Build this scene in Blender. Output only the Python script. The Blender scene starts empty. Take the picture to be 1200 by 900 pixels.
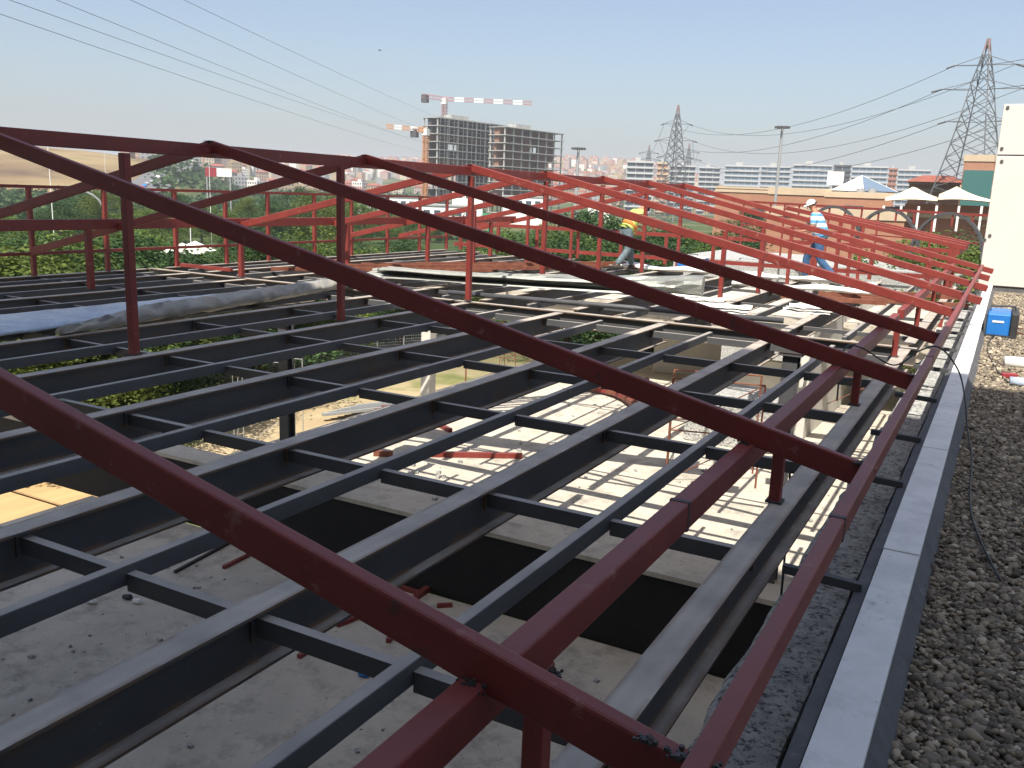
import bpy, bmesh, math, random
from mathutils import Vector, Matrix, noise
random.seed(7)
sc = bpy.context.scene
COL = sc.collection
H = 1.12                                    # metres per layout unit
F0, CX, CY = 1046.35, 600.0, 450.0          # focal length and centre measured on the 1200x900 photograph
RM = Matrix(((0.8753, -0.1324, 0.4651), (0.4822, 0.1651, -0.8604), (0.0371, 0.9774, 0.2083)))
# ------------------------------------------------------------------ camera, sky, sun, exposure
cam = bpy.data.cameras.new('camera'); co = bpy.data.objects.new('camera', cam); COL.objects.link(co)
cam.sensor_width = 36; cam.lens = F0 / 1200 * 36; cam.clip_start = .05; cam.clip_end = 20000
_x = Vector(RM.col[0]).normalized(); _z = Vector(RM.col[2]); _z = (_z - _x * _z.dot(_x)).normalized(); _y = _z.cross(_x)
ROT = Matrix((_x, _y, _z)).transposed()
co.matrix_world = ROT.to_4x4(); sc.camera = co
SUN = Vector((.13, -.62, 1.0)).normalized()  # towards the sun
w = bpy.data.worlds.new('World'); sc.world = w; w.use_nodes = True
nt = w.node_tree; bg = nt.nodes['Background']
sky = nt.nodes.new('ShaderNodeTexSky'); sky.sky_type = 'NISHITA'; sky.sun_disc = False
sky.sun_elevation = math.asin(SUN.z); sky.sun_rotation = math.atan2(SUN.x, SUN.y)
sky.air_density = 1.0; sky.dust_density = 3.2; sky.ozone_density = 1.3; sky.altitude = 50
nt.links.new(sky.outputs[0], bg.inputs[0]); bg.inputs[1].default_value = .106
sl = bpy.data.lights.new('sun', 'SUN'); so = bpy.data.objects.new('sun', sl); COL.objects.link(so)
sl.energy = 5.0; sl.angle = math.radians(.5); sl.color = (1, .94, .84)
so.rotation_euler = (-SUN).to_track_quat('-Z', 'Y').to_euler()
sc.view_settings.view_transform = 'Standard'; sc.view_settings.look = 'None'
sc.view_settings.exposure = 0.72; sc.view_settings.gamma = 1; sc.view_settings.use_curve_mapping = False
sc.cycles.max_bounces = 6; sc.cycles.volume_bounces = 0; sc.cycles.use_denoising = True

# ------------------------------------------------------------------ layout helpers
def ray(px, py): return ROT @ Vector((px - CX, -(py - CY), -F0))
def atz(px, py, z):                         # point on the level z (layout units)
    d = ray(px, py); return d * (z / d.z)
def aty(px, py, y):
    d = ray(px, py); return d * (y / d.y)
def atr(px, py, r):                         # metres: horizontal distance r
    d = ray(px, py); return d * (r / math.hypot(d.x, d.y))
def colpx(x, y):                            # picture column of a compass direction
    q = ROT.transposed() @ Vector((x, y, 0))
    return CX - F0 * q.x / q.z if q.z < 0 else (-9999 if q.x < 0 else 9999)

# ------------------------------------------------------------------ materials
def mat(name, col, rough=.7, metal=0, var=.0, scale=5, bump=0, bscale=30, spec=.5, col2=None, detail=4, thr=None, dist=None, stretch=None):
    m = bpy.data.materials.new(name); m.use_nodes = True; t = m.node_tree; b = t.nodes['Principled BSDF']
    b.inputs['Roughness'].default_value = rough; b.inputs['Metallic'].default_value = metal
    b.inputs['Specular IOR Level'].default_value = spec
    b.inputs['Base Color'].default_value = (*col, 1)
    tc = t.nodes.new('ShaderNodeTexCoord'); src = tc.outputs['Object']
    if stretch:
        mp = t.nodes.new('ShaderNodeMapping'); mp.inputs['Scale'].default_value = stretch
        t.links.new(src, mp.inputs[0]); src = mp.outputs[0]
    if var or col2:
        n = t.nodes.new('ShaderNodeTexNoise'); n.inputs['Scale'].default_value = scale; n.inputs['Detail'].default_value = detail
        n.inputs['Roughness'].default_value = .65
        t.links.new(src, n.inputs['Vector'])
        r = t.nodes.new('ShaderNodeValToRGB'); t.links.new(n.outputs['Fac'], r.inputs[0])
        a, c = thr or (.3, .7); r.color_ramp.elements[0].position = a; r.color_ramp.elements[1].position = c
        if col2: c1, c2 = col, col2
        else: c1 = [x * (1 - var) for x in col]; c2 = [min(1, x * (1 + var)) for x in col]
        r.color_ramp.elements[0].color = (*c1, 1); r.color_ramp.elements[1].color = (*c2, 1)
        t.links.new(r.outputs[0], b.inputs['Base Color'])
    if bump:
        n2 = t.nodes.new('ShaderNodeTexNoise'); n2.inputs['Scale'].default_value = bscale; n2.inputs['Detail'].default_value = 5
        t.links.new(src, n2.inputs['Vector'])
        bp = t.nodes.new('ShaderNodeBump'); bp.inputs['Strength'].default_value = bump; bp.inputs['Distance'].default_value = dist or .02
        t.links.new(n2.outputs['Fac'], bp.inputs['Height']); t.links.new(bp.outputs[0], b.inputs['Normal'])
    return m
def overlay(m, col, scale, lo, hi, stretch=None, voro=False):   # a second pattern (stains, rust, wear) over the base colour
    t = m.node_tree; b = t.nodes['Principled BSDF']; inp = b.inputs['Base Color']
    tc = t.nodes.new('ShaderNodeTexCoord'); src = tc.outputs['Object']
    if stretch:
        mp = t.nodes.new('ShaderNodeMapping'); mp.inputs['Scale'].default_value = stretch; mp.inputs['Location'].default_value = (3, 7, 1)
        t.links.new(src, mp.inputs[0]); src = mp.outputs[0]
    n = t.nodes.new('ShaderNodeTexVoronoi' if voro else 'ShaderNodeTexNoise'); n.inputs['Scale'].default_value = scale
    if not voro: n.inputs['Detail'].default_value = 6; n.inputs['Roughness'].default_value = .7
    t.links.new(src, n.inputs['Vector'])
    r = t.nodes.new('ShaderNodeMapRange'); r.inputs[1].default_value = lo; r.inputs[2].default_value = hi
    t.links.new(n.outputs[0], r.inputs[0])
    mx = t.nodes.new('ShaderNodeMix'); mx.data_type = 'RGBA'; t.links.new(r.outputs[0], mx.inputs[0])
    if inp.is_linked: t.links.new(inp.links[0].from_socket, mx.inputs[6])
    else: mx.inputs[6].default_value = inp.default_value
    mx.inputs[7].default_value = (*col, 1); t.links.new(mx.outputs[2], inp)
    return m
def dusty_lit_tops(m, col, lo=.75, hi=1.0, amt=1.0):     # paler upward faces: some dust, plus sky light painted into the colour
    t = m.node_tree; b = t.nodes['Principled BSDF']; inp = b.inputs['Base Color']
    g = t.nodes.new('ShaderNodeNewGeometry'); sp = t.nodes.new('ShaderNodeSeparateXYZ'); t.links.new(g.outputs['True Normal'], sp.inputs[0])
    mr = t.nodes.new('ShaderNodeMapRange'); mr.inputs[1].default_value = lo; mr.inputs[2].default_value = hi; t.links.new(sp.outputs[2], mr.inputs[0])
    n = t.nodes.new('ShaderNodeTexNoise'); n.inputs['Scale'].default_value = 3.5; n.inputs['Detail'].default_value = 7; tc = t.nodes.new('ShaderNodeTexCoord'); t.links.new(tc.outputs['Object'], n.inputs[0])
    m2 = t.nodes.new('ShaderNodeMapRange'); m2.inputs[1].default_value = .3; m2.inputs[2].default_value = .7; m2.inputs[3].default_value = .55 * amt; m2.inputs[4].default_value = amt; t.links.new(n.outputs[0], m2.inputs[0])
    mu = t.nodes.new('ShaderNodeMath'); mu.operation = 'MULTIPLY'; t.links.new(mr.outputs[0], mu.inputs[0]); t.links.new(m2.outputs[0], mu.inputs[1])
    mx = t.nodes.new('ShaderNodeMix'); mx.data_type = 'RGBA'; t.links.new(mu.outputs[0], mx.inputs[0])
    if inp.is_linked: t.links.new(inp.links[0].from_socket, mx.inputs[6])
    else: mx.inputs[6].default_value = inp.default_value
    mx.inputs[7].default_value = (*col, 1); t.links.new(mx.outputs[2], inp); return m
def edge_rust(m):                              # bare rusty arrises of the rolled beams
    t = m.node_tree; b = t.nodes['Principled BSDF']; inp = b.inputs['Base Color']
    bv = t.nodes.new('ShaderNodeBevel'); bv.samples = 3; bv.inputs[0].default_value = .035
    g = t.nodes.new('ShaderNodeNewGeometry'); d = t.nodes.new('ShaderNodeVectorMath'); d.operation = 'DOT_PRODUCT'; t.links.new(bv.outputs[0], d.inputs[0]); t.links.new(g.outputs['True Normal'], d.inputs[1])
    mr = t.nodes.new('ShaderNodeMapRange'); mr.inputs[1].default_value = .999; mr.inputs[2].default_value = .93; t.links.new(d.outputs['Value'], mr.inputs[0])
    tc = t.nodes.new('ShaderNodeTexCoord'); n = t.nodes.new('ShaderNodeTexNoise'); n.inputs['Scale'].default_value = 5; n.inputs['Detail'].default_value = 8; t.links.new(tc.outputs['Object'], n.inputs[0])
    m2 = t.nodes.new('ShaderNodeMapRange'); m2.inputs[1].default_value = .38; m2.inputs[2].default_value = .5; t.links.new(n.outputs[0], m2.inputs[0])
    mu = t.nodes.new('ShaderNodeMath'); mu.operation = 'MULTIPLY'; t.links.new(mr.outputs[0], mu.inputs[0]); t.links.new(m2.outputs[0], mu.inputs[1])
    mx = t.nodes.new('ShaderNodeMix'); mx.data_type = 'RGBA'; t.links.new(mu.outputs[0], mx.inputs[0]); t.links.new(inp.links[0].from_socket, mx.inputs[6]); mx.inputs[7].default_value = (.20, .115, .06, 1); t.links.new(mx.outputs[2], inp)
M = {}
M['red'] = overlay(overlay(mat('red_primer', (.20, .031, .024), .5, var=.18, scale=3, bump=.15, bscale=60, dist=.003), (.30, .13, .11), 11, .60, .72, (1, 1, 1)), (.06, .04, .036), 6, .62, .72)
dusty_lit_tops(M['red'], (.24, .08, .07), .8, 1, .45)
M['redweld'] = mat('weld_burn', (.05, .045, .045), .6, var=.6, scale=30, bump=.5, bscale=90, dist=.006)
M['steel'] = overlay(overlay(mat('grey_primer', (.074, .074, .076), .55, var=.14, scale=2.5, bump=.12, bscale=50, dist=.003), (.12, .07, .04), 5, .56, .74, (1, .25, 1)), (.20, .20, .19), 18, .66, .76)
dusty_lit_tops(M['steel'], (.52, .465, .395), .8, 1)
edge_rust(M['steel'])
M['steel2'] = overlay(mat('grey_tube_primer', (.084, .085, .088), .5, var=.12, scale=3, bump=.1, bscale=50, dist=.003), (.20, .20, .19), 14, .66, .76)
dusty_lit_tops(M['steel2'], (.42, .38, .33), .8, 1)
M['conc'] = overlay(overlay(mat('slab_concrete', (.50, .455, .375), .92, var=.16, scale=.9, bump=.35, bscale=22, dist=.01, detail=8), (.26, .235, .20), 1.7, .50, .72), (.13, .12, .105), 13, .62, .70)
M['rconc'] = overlay(mat('rough_concrete', (.42, .42, .40), .95, var=.3, scale=9, bump=1, bscale=26, dist=.03, detail=8), (.07, .07, .07), 30, .50, .62)
M['nearblack'] = mat('near_black', (.012, .011, .011), .85, var=.3, scale=2, bump=.3, bscale=14)  # near-black, for the girder body and gutter base
M['coping'] = overlay(overlay(mat('coping_stone', (.74, .74, .72), .75, var=.1, scale=3, bump=.1, bscale=60, dist=.002), (.56, .56, .55), 4, .5, .75), (.25, .235, .21), 9, .62, .74)
M['flash'] = overlay(mat('grey_membrane', (.10, .10, .105), .8, var=.2, scale=6, bump=.4, bscale=20, dist=.008), (.2, .2, .2), 12, .6, .75)
M['wall'] = overlay(mat('white_panel', (.60, .575, .53), .5, var=.02, scale=1), (.54, .51, .46), 1.2, .5, .85, (1, 1, .3))
M['wwall'] = mat('white_render', (.58, .56, .51), .9, var=.1, scale=2)
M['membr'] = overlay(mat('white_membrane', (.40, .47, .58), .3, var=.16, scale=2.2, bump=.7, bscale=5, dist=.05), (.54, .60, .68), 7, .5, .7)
M['wrap'] = mat('grey_wrap', (.26, .26, .25), .45, var=.35, scale=3, bump=.6, bscale=7, dist=.04, col2=(.36, .33, .27))
M['zinc'] = overlay(mat('zinc_sheet', (.29, .30, .275), .42, .35, var=.12, scale=3, bump=.2, bscale=9, dist=.01), (.19, .18, .15), 6, .5, .75)
M['rust'] = mat('rusty_steel', (.13, .035, .02), .8, col2=(.24, .09, .05), scale=6)
M['blue'] = overlay(mat('blue_paint', (.02, .17, .52), .4, var=.08, scale=4), (.2, .25, .3), 20, .66, .76)
M['dark'] = mat('dark_plastic', (.03, .03, .032), .6, var=.3, scale=8)
M['dgrey'] = mat('dark_grey', (.07, .07, .075), .6, var=.2, scale=4)
M['cable'] = mat('black_cable', (.015, .015, .015), .5)
M['pylon'] = mat('galvanised', (.13, .14, .15), .6, .3)
M['pylonr'] = mat('pylon_red', (.19, .13, .13), .7)
M['pole'] = mat('grey_pole', (.28, .29, .29), .6)
M['white'] = mat('white_paint', (.75, .74, .70), .6, var=.06, scale=5)
M['cream'] = mat('cream_plaster', (.46, .36, .25), .85, var=.08, scale=.5)
M['brick'] = overlay(mat('orange_brick', (.33, .165, .10), .9, var=.1, scale=.6), (.27, .13, .08), 1.5, .5, .8, (1, 1, 4))
M['brickd'] = mat('brown_brick', (.28, .12, .075), .9, var=.15, scale=.5)
M['glass'] = mat('dark_glass', (.06, .08, .10), .15, spec=.8)
M['bglass'] = mat('blue_glass', (.13, .18, .24), .25, spec=.8)
M['gglass'] = mat('green_glass', (.04, .13, .12), .2, spec=.8)
M['tent'] = mat('tent_canvas', (.66, .61, .46), .8, var=.04, scale=.5)
M['roofred'] = mat('red_tiles', (.24, .075, .05), .9, var=.2, scale=1)
M['cgrey'] = mat('raw_concrete', (.36, .36, .34), .95, var=.15, scale=.3)
M['brownwall'] = mat('block_infill', (.24, .13, .09), .95, var=.2, scale=.5)
M['craneo'] = mat('crane_orange', (.50, .22, .08), .6)
M['cranep'] = mat('crane_pink', (.36, .20, .20), .6)
M['jean'] = mat('denim', (.035, .09, .19), .9, var=.3, scale=18, bump=.5, bscale=25)
M['jean2'] = mat('pale_denim', (.11, .15, .17), .9, var=.35, scale=16, bump=.5, bscale=25)
M['skin'] = mat('skin', (.40, .19, .12), .6)
M['vest'] = mat('hi_vis', (.45, .56, .14), .7)
M['vesto'] = mat('hi_vis_orange', (.62, .20, .04), .7)
M['navy'] = mat('navy_cloth', (.02, .025, .09), .8)
M['helmet'] = mat('white_helmet', (.80, .80, .78), .35)
M['shoe'] = mat('work_shoe', (.05, .04, .035), .8)
M['trunk'] = mat('bark', (.11, .075, .05), .95, var=.3, scale=6)
M['band'] = mat('grey_band', (.40, .41, .42), .7)
M['tile'] = mat('shaded_white', (.4, .4, .38), .7)
M['para'] = mat('parasol_cloth', (.72, .72, .62), .8)
M['tyre'] = mat('tyre', (.02, .02, .02), .9)
M['redsign'] = mat('red_sign', (.28, .035, .045), .5)
M['green'] = mat('green_sheet', (.02, .28, .16), .6)
def shirt_mat():
    m = mat('striped_shirt', (.75, .75, .75), .85); t = m.node_tree; b = t.nodes['Principled BSDF']
    tc = t.nodes.new('ShaderNodeTexCoord'); wv = t.nodes.new('ShaderNodeTexWave'); wv.bands_direction = 'Z'; wv.inputs['Scale'].default_value = 2.2; wv.inputs['Distortion'].default_value = .6
    t.links.new(tc.outputs['Object'], wv.inputs[0]); r = t.nodes.new('ShaderNodeValToRGB'); r.color_ramp.interpolation = 'CONSTANT'
    r.color_ramp.elements[0].color = (.10, .33, .55, 1); r.color_ramp.elements[1].position = .42; r.color_ramp.elements[1].color = (.72, .72, .70, 1)
    t.links.new(wv.outputs[0], r.inputs[0]); t.links.new(r.outputs[0], b.inputs['Base Color']); return m
M['shirt'] = shirt_mat()
def leaf_mat(name, c):
    m = bpy.data.materials.new(name); m.use_nodes = True; t = m.node_tree; b = t.nodes['Principled BSDF']
    g = t.nodes.new('ShaderNodeNewGeometry'); r = t.nodes.new('ShaderNodeValToRGB')
    r.color_ramp.elements[0].color = (c[0] * .6, c[1] * .65, c[2] * .7, 1); r.color_ramp.elements[1].color = (c[0] * 1.5, c[1] * 1.35, c[2] * 1.1, 1)
    t.links.new(g.outputs['Random Per Island'], r.inputs[0]); t.links.new(r.outputs[0], b.inputs['Base Color'])
    b.inputs['Roughness'].default_value = .6; b.inputs['Specular IOR Level'].default_value = .25
    tr = t.nodes.new('ShaderNodeBsdfTranslucent'); t.links.new(r.outputs[0], tr.inputs[0])
    ms = t.nodes.new('ShaderNodeMixShader'); ms.inputs[0].default_value = .3
    t.links.new(b.outputs[0], ms.inputs[1]); t.links.new(tr.outputs[0], ms.inputs[2]); t.links.new(ms.outputs[0], t.nodes['Material Output'].inputs[0]); return m
M['leafA'] = leaf_mat('leaf_mid', (.085, .14, .03)); M['leafB'] = leaf_mat('leaf_dark', (.04, .085, .03)); M['leafC'] = leaf_mat('leaf_yellow', (.09, .13, .03))

# ------------------------------------------------------------------ mesh helpers
class MB:
    def __init__(s): s.v = []; s.f = []; s.m = []
    def add(s, vs, fs, mi=0):
        n = len(s.v); s.v += [Vector(p) for p in vs]; s.f += [tuple(i + n for i in q) for q in fs]; s.m += [mi] * len(fs); return s
    def hexa(s, p, mi=0):                   # 8 points: bottom 4 (ccw), top 4
        return s.add(p, [(3, 2, 1, 0), (4, 5, 6, 7), (0, 1, 5, 4), (1, 2, 6, 5), (2, 3, 7, 6), (3, 0, 4, 7)], mi)
    def box(s, x0, x1, y0, y1, z0, z1, mi=0):
        return s.hexa([(x0, y0, z0), (x1, y0, z0), (x1, y1, z0), (x0, y1, z0), (x0, y0, z1), (x1, y0, z1), (x1, y1, z1), (x0, y1, z1)], mi)
    def bar(s, a, b, wd, ht, mi=0, up=(0, 0, 1)):   # rectangular bar whose TOP centre line runs a-b
        a, b = Vector(a), Vector(b); d = (b - a).normalized(); u = Vector(up)
        if abs(d.dot(u)) > .98: u = Vector((0, 1, 0))
        sd = d.cross(u).normalized(); u = sd.cross(d).normalized(); h = wd / 2
        P = [a - sd * h - u * ht, a + sd * h - u * ht, b + sd * h - u * ht, b - sd * h - u * ht, a - sd * h, a + sd * h, b + sd * h, b - sd * h]
        return s.hexa(P, mi)
    def cbar(s, a, b, wd, ht, mi=0, up=(0, 0, 1)):  # centred bar
        a, b = Vector(a), Vector(b); d = (b - a).normalized(); u = Vector(up)
        if abs(d.dot(u)) > .98: u = Vector((0, 1, 0))
        sd = d.cross(u).normalized(); u = sd.cross(d).normalized()
        return s.bar(a + u * ht / 2, b + u * ht / 2, wd, ht, mi, u)
    def tube(s, pts, r, n=8, mi=0, cap=True):
        pts = [Vector(p) for p in pts]; rings = []; base = len(s.v)
        for i, p in enumerate(pts):
            d = (pts[min(i + 1, len(pts) - 1)] - pts[max(i - 1, 0)]).normalized()
            u = Vector((0, 0, 1)) if abs(d.z) < .95 else Vector((1, 0, 0))
            a = d.cross(u).normalized(); b = a.cross(d)
            rr = r[i] if isinstance(r, (list, tuple)) else r
            rings.append([p + (a * math.cos(2 * math.pi * k / n) + b * math.sin(2 * math.pi * k / n)) * rr for k in range(n)])
        vs = [q for rg in rings for q in rg]; fs = []
        for i in range(len(pts) - 1):
            for k in range(n): fs.append((i * n + k, i * n + (k + 1) % n, (i + 1) * n + (k + 1) % n, (i + 1) * n + k))
        if cap: fs.append(tuple(reversed(range(n)))); fs.append(tuple((len(pts) - 1) * n + k for k in range(n)))
        return s.add(vs, fs, mi)
    def obj(s, name, mats, parent=None, smooth=False, bevel=0, loc=None):
        me = bpy.data.meshes.new(name)
        o = bpy.data.objects.new(name, me); COL.objects.link(o)
        if parent is not None: off = worldloc(parent); o.parent = parent
        else:
            off = Vector(loc) if loc is not None else Vector((0, 0, 0)); o.location = off
            if loc is None and s.v:
                xs = [p.x for p in s.v]; ys = [p.y for p in s.v]; zs = [p.z for p in s.v]
                off = Vector(((min(xs) + max(xs)) / 2, (min(ys) + max(ys)) / 2, min(zs))); o.location = off
        me.from_pydata([tuple(p - off) for p in s.v], [], s.f)
        mats = mats if isinstance(mats, (list, tuple)) else [mats]
        for m in mats: me.materials.append(m)
        if len(mats) > 1: me.polygons.foreach_set('material_index', s.m)
        if smooth: me.polygons.foreach_set('use_smooth', [True] * len(me.polygons))
        me.update()
        if bevel:
            b = o.modifiers.new('bevel', 'BEVEL'); b.width = bevel; b.segments = 2; b.limit_method = 'ANGLE'
        return o
def worldloc(o):
    p = Vector(o.location)
    while o.parent is not None: o = o.parent; p = p + Vector(o.location)
    return p
def tag(o, label, cat, group=None):
    o['label'] = label; o['category'] = cat
    if group: o['group'] = group
    return o
def thing(name, label, cat, loc, group=None):
    o = bpy.data.objects.new(name, None); COL.objects.link(o); o.location = loc; o.empty_display_size = .2
    return tag(o, label, cat, group)
def struct(o): o['kind'] = 'structure'; return o
def V(x, y, z): return Vector((x * H, y * H, z * H))
def hbox(mb, x0, x1, y0, y1, z0, z1, mi=0): return mb.box(x0 * H, x1 * H, y0 * H, y1 * H, z0 * H, z1 * H, mi)

# ------------------------------------------------------------------ levels (layout units)
ZD, ZS, ZN, ZG, ZGR = -1.45, -4.5, -5.62, -9.0, -1.55
GM = ZG * H                                  # site ground in metres
# ------------------------------------------------------------------ terrain
def lerp(a, b, t): return a + (b - a) * max(0, min(1, t))
def sstep(a, b, x): t = max(0, min(1, (x - a) / (b - a))); return t * t * (3 - 2 * t)
def horizon(px): return 249.25 - .0393 * (1186.4 - px)
CREST = [(-900, 150), (-300, 160), (0, 171), (100, 178), (170, 186), (240, 190), (350, 190), (450, 193), (560, 193), (680, 193), (740, 197), (800, 207), (860, 232), (1300, 258), (2000, 300)]
def crest(px):
    if px <= CREST[0][0]: return CREST[0][1]
    for (a, b), (c, d) in zip(CREST, CREST[1:]):
        if a <= px <= c: return b + (d - b) * (px - a) / (c - a)
    return CREST[-1][1]
def ground(x, y):
    r = math.hypot(x, y); px = colpx(x, y)
    if r < 60 or px > 2500: return GM
    rise = max(0, (horizon(px) - crest(px)) / F0)
    fl = 1 - sstep(215, 330, px)             # the near dry hill on the left
    r1, r2 = lerp(650, 330, fl), lerp(2500, 820, fl)
    z = GM + (rise * r2 - GM) * sstep(r1, r2, r) if rise > 0 else GM
    if r > r2: z += (r - r2) * -.01
    z += noise.noise(Vector((x, y, 0)) * .004) * 5 * sstep(300, 900, r) + noise.noise(Vector((x, y, 3)) * .02) * 1.0 * sstep(150, 500, r)
    return z
def build_ground():
    mb = MB(); rs = [0, 15, 30, 45, 60, 80, 100, 125, 150, 180, 215, 255, 300, 350, 400, 460, 520, 590, 660, 740, 830, 930, 1050, 1200, 1350, 1500, 1700, 1900, 2150, 2400, 2700, 3100, 3800, 5000, 7000]
    n = 240; vs = [(0, 0, GM)]
    for r in rs[1:]:
        for k in range(n):
            a = 2 * math.pi * k / n; x, y = r * math.cos(a), r * math.sin(a); vs.append((x, y, ground(x, y)))
    fs = [(0, 1 + k, 1 + (k + 1) % n) for k in range(n)]
    for i in range(len(rs) - 2):
        for k in range(n):
            a = 1 + i * n + k; b = 1 + i * n + (k + 1) % n; fs.append((a, a + n, b + n, b))
    mb.add(vs, fs)
    m = bpy.data.materials.new('terrain'); m.use_nodes = True; t = m.node_tree; b = t.nodes['Principled BSDF']; b.inputs['Roughness'].default_value = .95; b.inputs['Specular IOR Level'].default_value = .1
    tc = t.nodes.new('ShaderNodeTexCoord'); src = tc.outputs['Object']
    def nz(sc_, det=5):
        q = t.nodes.new('ShaderNodeTexNoise'); q.inputs['Scale'].default_value = sc_; q.inputs['Detail'].default_value = det; t.links.new(src, q.inputs[0]); return q
    def ramp(fac, els):
        r = t.nodes.new('ShaderNodeValToRGB'); t.links.new(fac, r.inputs[0]); r.color_ramp.elements.remove(r.color_ramp.elements[0]); r.color_ramp.elements[0].position = els[0][0]; r.color_ramp.elements[0].color = (*els[0][1], 1)
        for p, c in els[1:]: e = r.color_ramp.elements.new(p); e.color = (*c, 1)
        return r
    green = ramp(nz(.03).outputs[0], [(.3, (.035, .055, .02)), (.5, (.06, .085, .03)), (.62, (.12, .115, .055)), (.75, (.20, .16, .10))])
    dry = ramp(nz(.012).outputs[0], [(.36, (.10, .065, .045)), (.48, (.17, .12, .065)), (.6, (.26, .195, .10)), (.72, (.14, .14, .06))])
    near = ramp(nz(.35, 7).outputs[0], [(.3, (.40, .30, .18)), (.5, (.48, .38, .24)), (.64, (.25, .24, .10)), (.8, (.13, .17, .05))])
    a = t.nodes.new('ShaderNodeVertexColor'); a.layer_name = 'zone'; sp = t.nodes.new('ShaderNodeSeparateColor'); t.links.new(a.outputs[0], sp.inputs[0])
    mx = t.nodes.new('ShaderNodeMix'); mx.data_type = 'RGBA'; t.links.new(sp.outputs[0], mx.inputs[0]); t.links.new(green.outputs[0], mx.inputs[6]); t.links.new(dry.outputs[0], mx.inputs[7])
    m2 = t.nodes.new('ShaderNodeMix'); m2.data_type = 'RGBA'; t.links.new(sp.outputs[1], m2.inputs[0]); t.links.new(mx.outputs[2], m2.inputs[6]); t.links.new(near.outputs[0], m2.inputs[7])
    t.links.new(m2.outputs[2], b.inputs['Base Color'])
    o = mb.obj('ground', m, smooth=True, loc=(0, 0, 0)); ca = o.data.color_attributes.new('zone', 'FLOAT_COLOR', 'POINT')
    for i, v in enumerate(o.data.vertices):
        r = math.hypot(v.co.x, v.co.y); px = colpx(v.co.x, v.co.y)
        d = (1 - sstep(150, 240, px)) * sstep(330, 400, r); d2 = max(d, (.7 if 240 < px < 330 and 300 < r < 420 else 0))
        ca.data[i].color = (d2, 1 - sstep(40, 55, r), 0, 1)
    return struct(o)
build_ground()

# ------------------------------------------------------------------ building carrying the work: slabs, deep girder, parapet, gravel roof
mb = MB(); hbox(mb, -11.1, -.30, 10.44, 24, ZS - .25, ZS)
slab = struct(mb.obj('floor_slab', M['conc']))
mb = MB(); hbox(mb, -13.9, -.30, -2.6, 9.9, ZN - .25, ZN)
struct(mb.obj('lower_floor_slab', M['conc']))
g = thing('deep_girder', 'near black deep cross girder with bare concrete ledge spanning the floor void', 'girder', V(-8, 10.2, ZN))
mb = MB(); hbox(mb, -17, -.3, 9.95, 10.40, ZN - .02, ZS - .06); mb.obj('girder_body', M['nearblack'], g)
mb = MB(); hbox(mb, -17, -.3, 9.93, 10.437, ZS - .06, ZS + .004); mb.obj('ledge', M['conc'], g)
# retaining block under the gravel roof
mb = MB(); hbox(mb, -.30, 14, -2.9, 24, ZG, ZGR - .06); struct(mb.obj('gravel_roof_base', M['rconc']))
pw = thing('parapet', 'grey membrane clad parapet with pale stone coping slabs beside the gravel roof', 'parapet', V(-.22, 8, ZGR))
mb = MB(); hbox(mb, -.285, -.158, -2.5, 20.2, ZGR - .3, ZD + .0); mb.obj('parapet_wall', M['flash'], pw)
ys = [-2.4, .2, 2.0, 3.93, 5.86, 7.8, 9.7, 11.6, 13.5, 15.4, 17.3, 19.0, 20.2]
for a, b in zip(ys, ys[1:]):
    mb = MB(); hbox(mb, -.292 + random.uniform(-.002, .002), -.150 + random.uniform(-.002, .002), a + .008, b - .008, ZD, ZD + .03); mb.obj('coping_slab', M['coping'], pw, bevel=.004)
mb = MB(); mb.add([V(-.157, -2.5, ZD - .004), V(-.157, 20.2, ZD - .004), V(-.095, 20.2, ZGR + .0), V(-.095, -2.5, ZGR + .0)], [(0, 3, 2, 1)])
mb.add([V(-.157, -2.5, ZD - .03), V(-.157, 20.2, ZD - .03), V(-.10, 20.2, ZGR - .05), V(-.10, -2.5, ZGR - .05)], [(0, 1, 2, 3)])
mb.obj('upstand_flashing', M['flash'], pw)
# gutter flashing standing in front of the parapet, rough concrete beam, dark trough
gt = thing('roof_gutter', 'dark box gutter trough with bent flashing running along the parapet', 'gutter', V(-.35, 8, -2))
mb = MB(); N = 90; vs = []; fs = []
for i in range(N + 1):
    y = -2.4 + 22.5 * i / N; wv = .006 * noise.noise(Vector((y * 1.7, 0, 0))); 
    for (x, z) in ((-.300, ZD + .0), (-.345 + wv, ZD - .012 + wv), (-.352 + wv, ZD - .05), (-.335, -1.98), (-.47, -2.0)): vs.append(V(x, y, z))
for i in range(N):
    for k in range(4): fs.append((i * 5 + k, i * 5 + k + 1, i * 5 + k + 6, i * 5 + k + 5))
mb.add(vs, fs); mb.obj('gutter_liner', M['flash'], gt)
mb = MB(); hbox(mb, -.50, -.30, -2.4, 20.2, -2.2, -2.003); mb.obj('gutter_base', M['nearblack'], gt)
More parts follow.
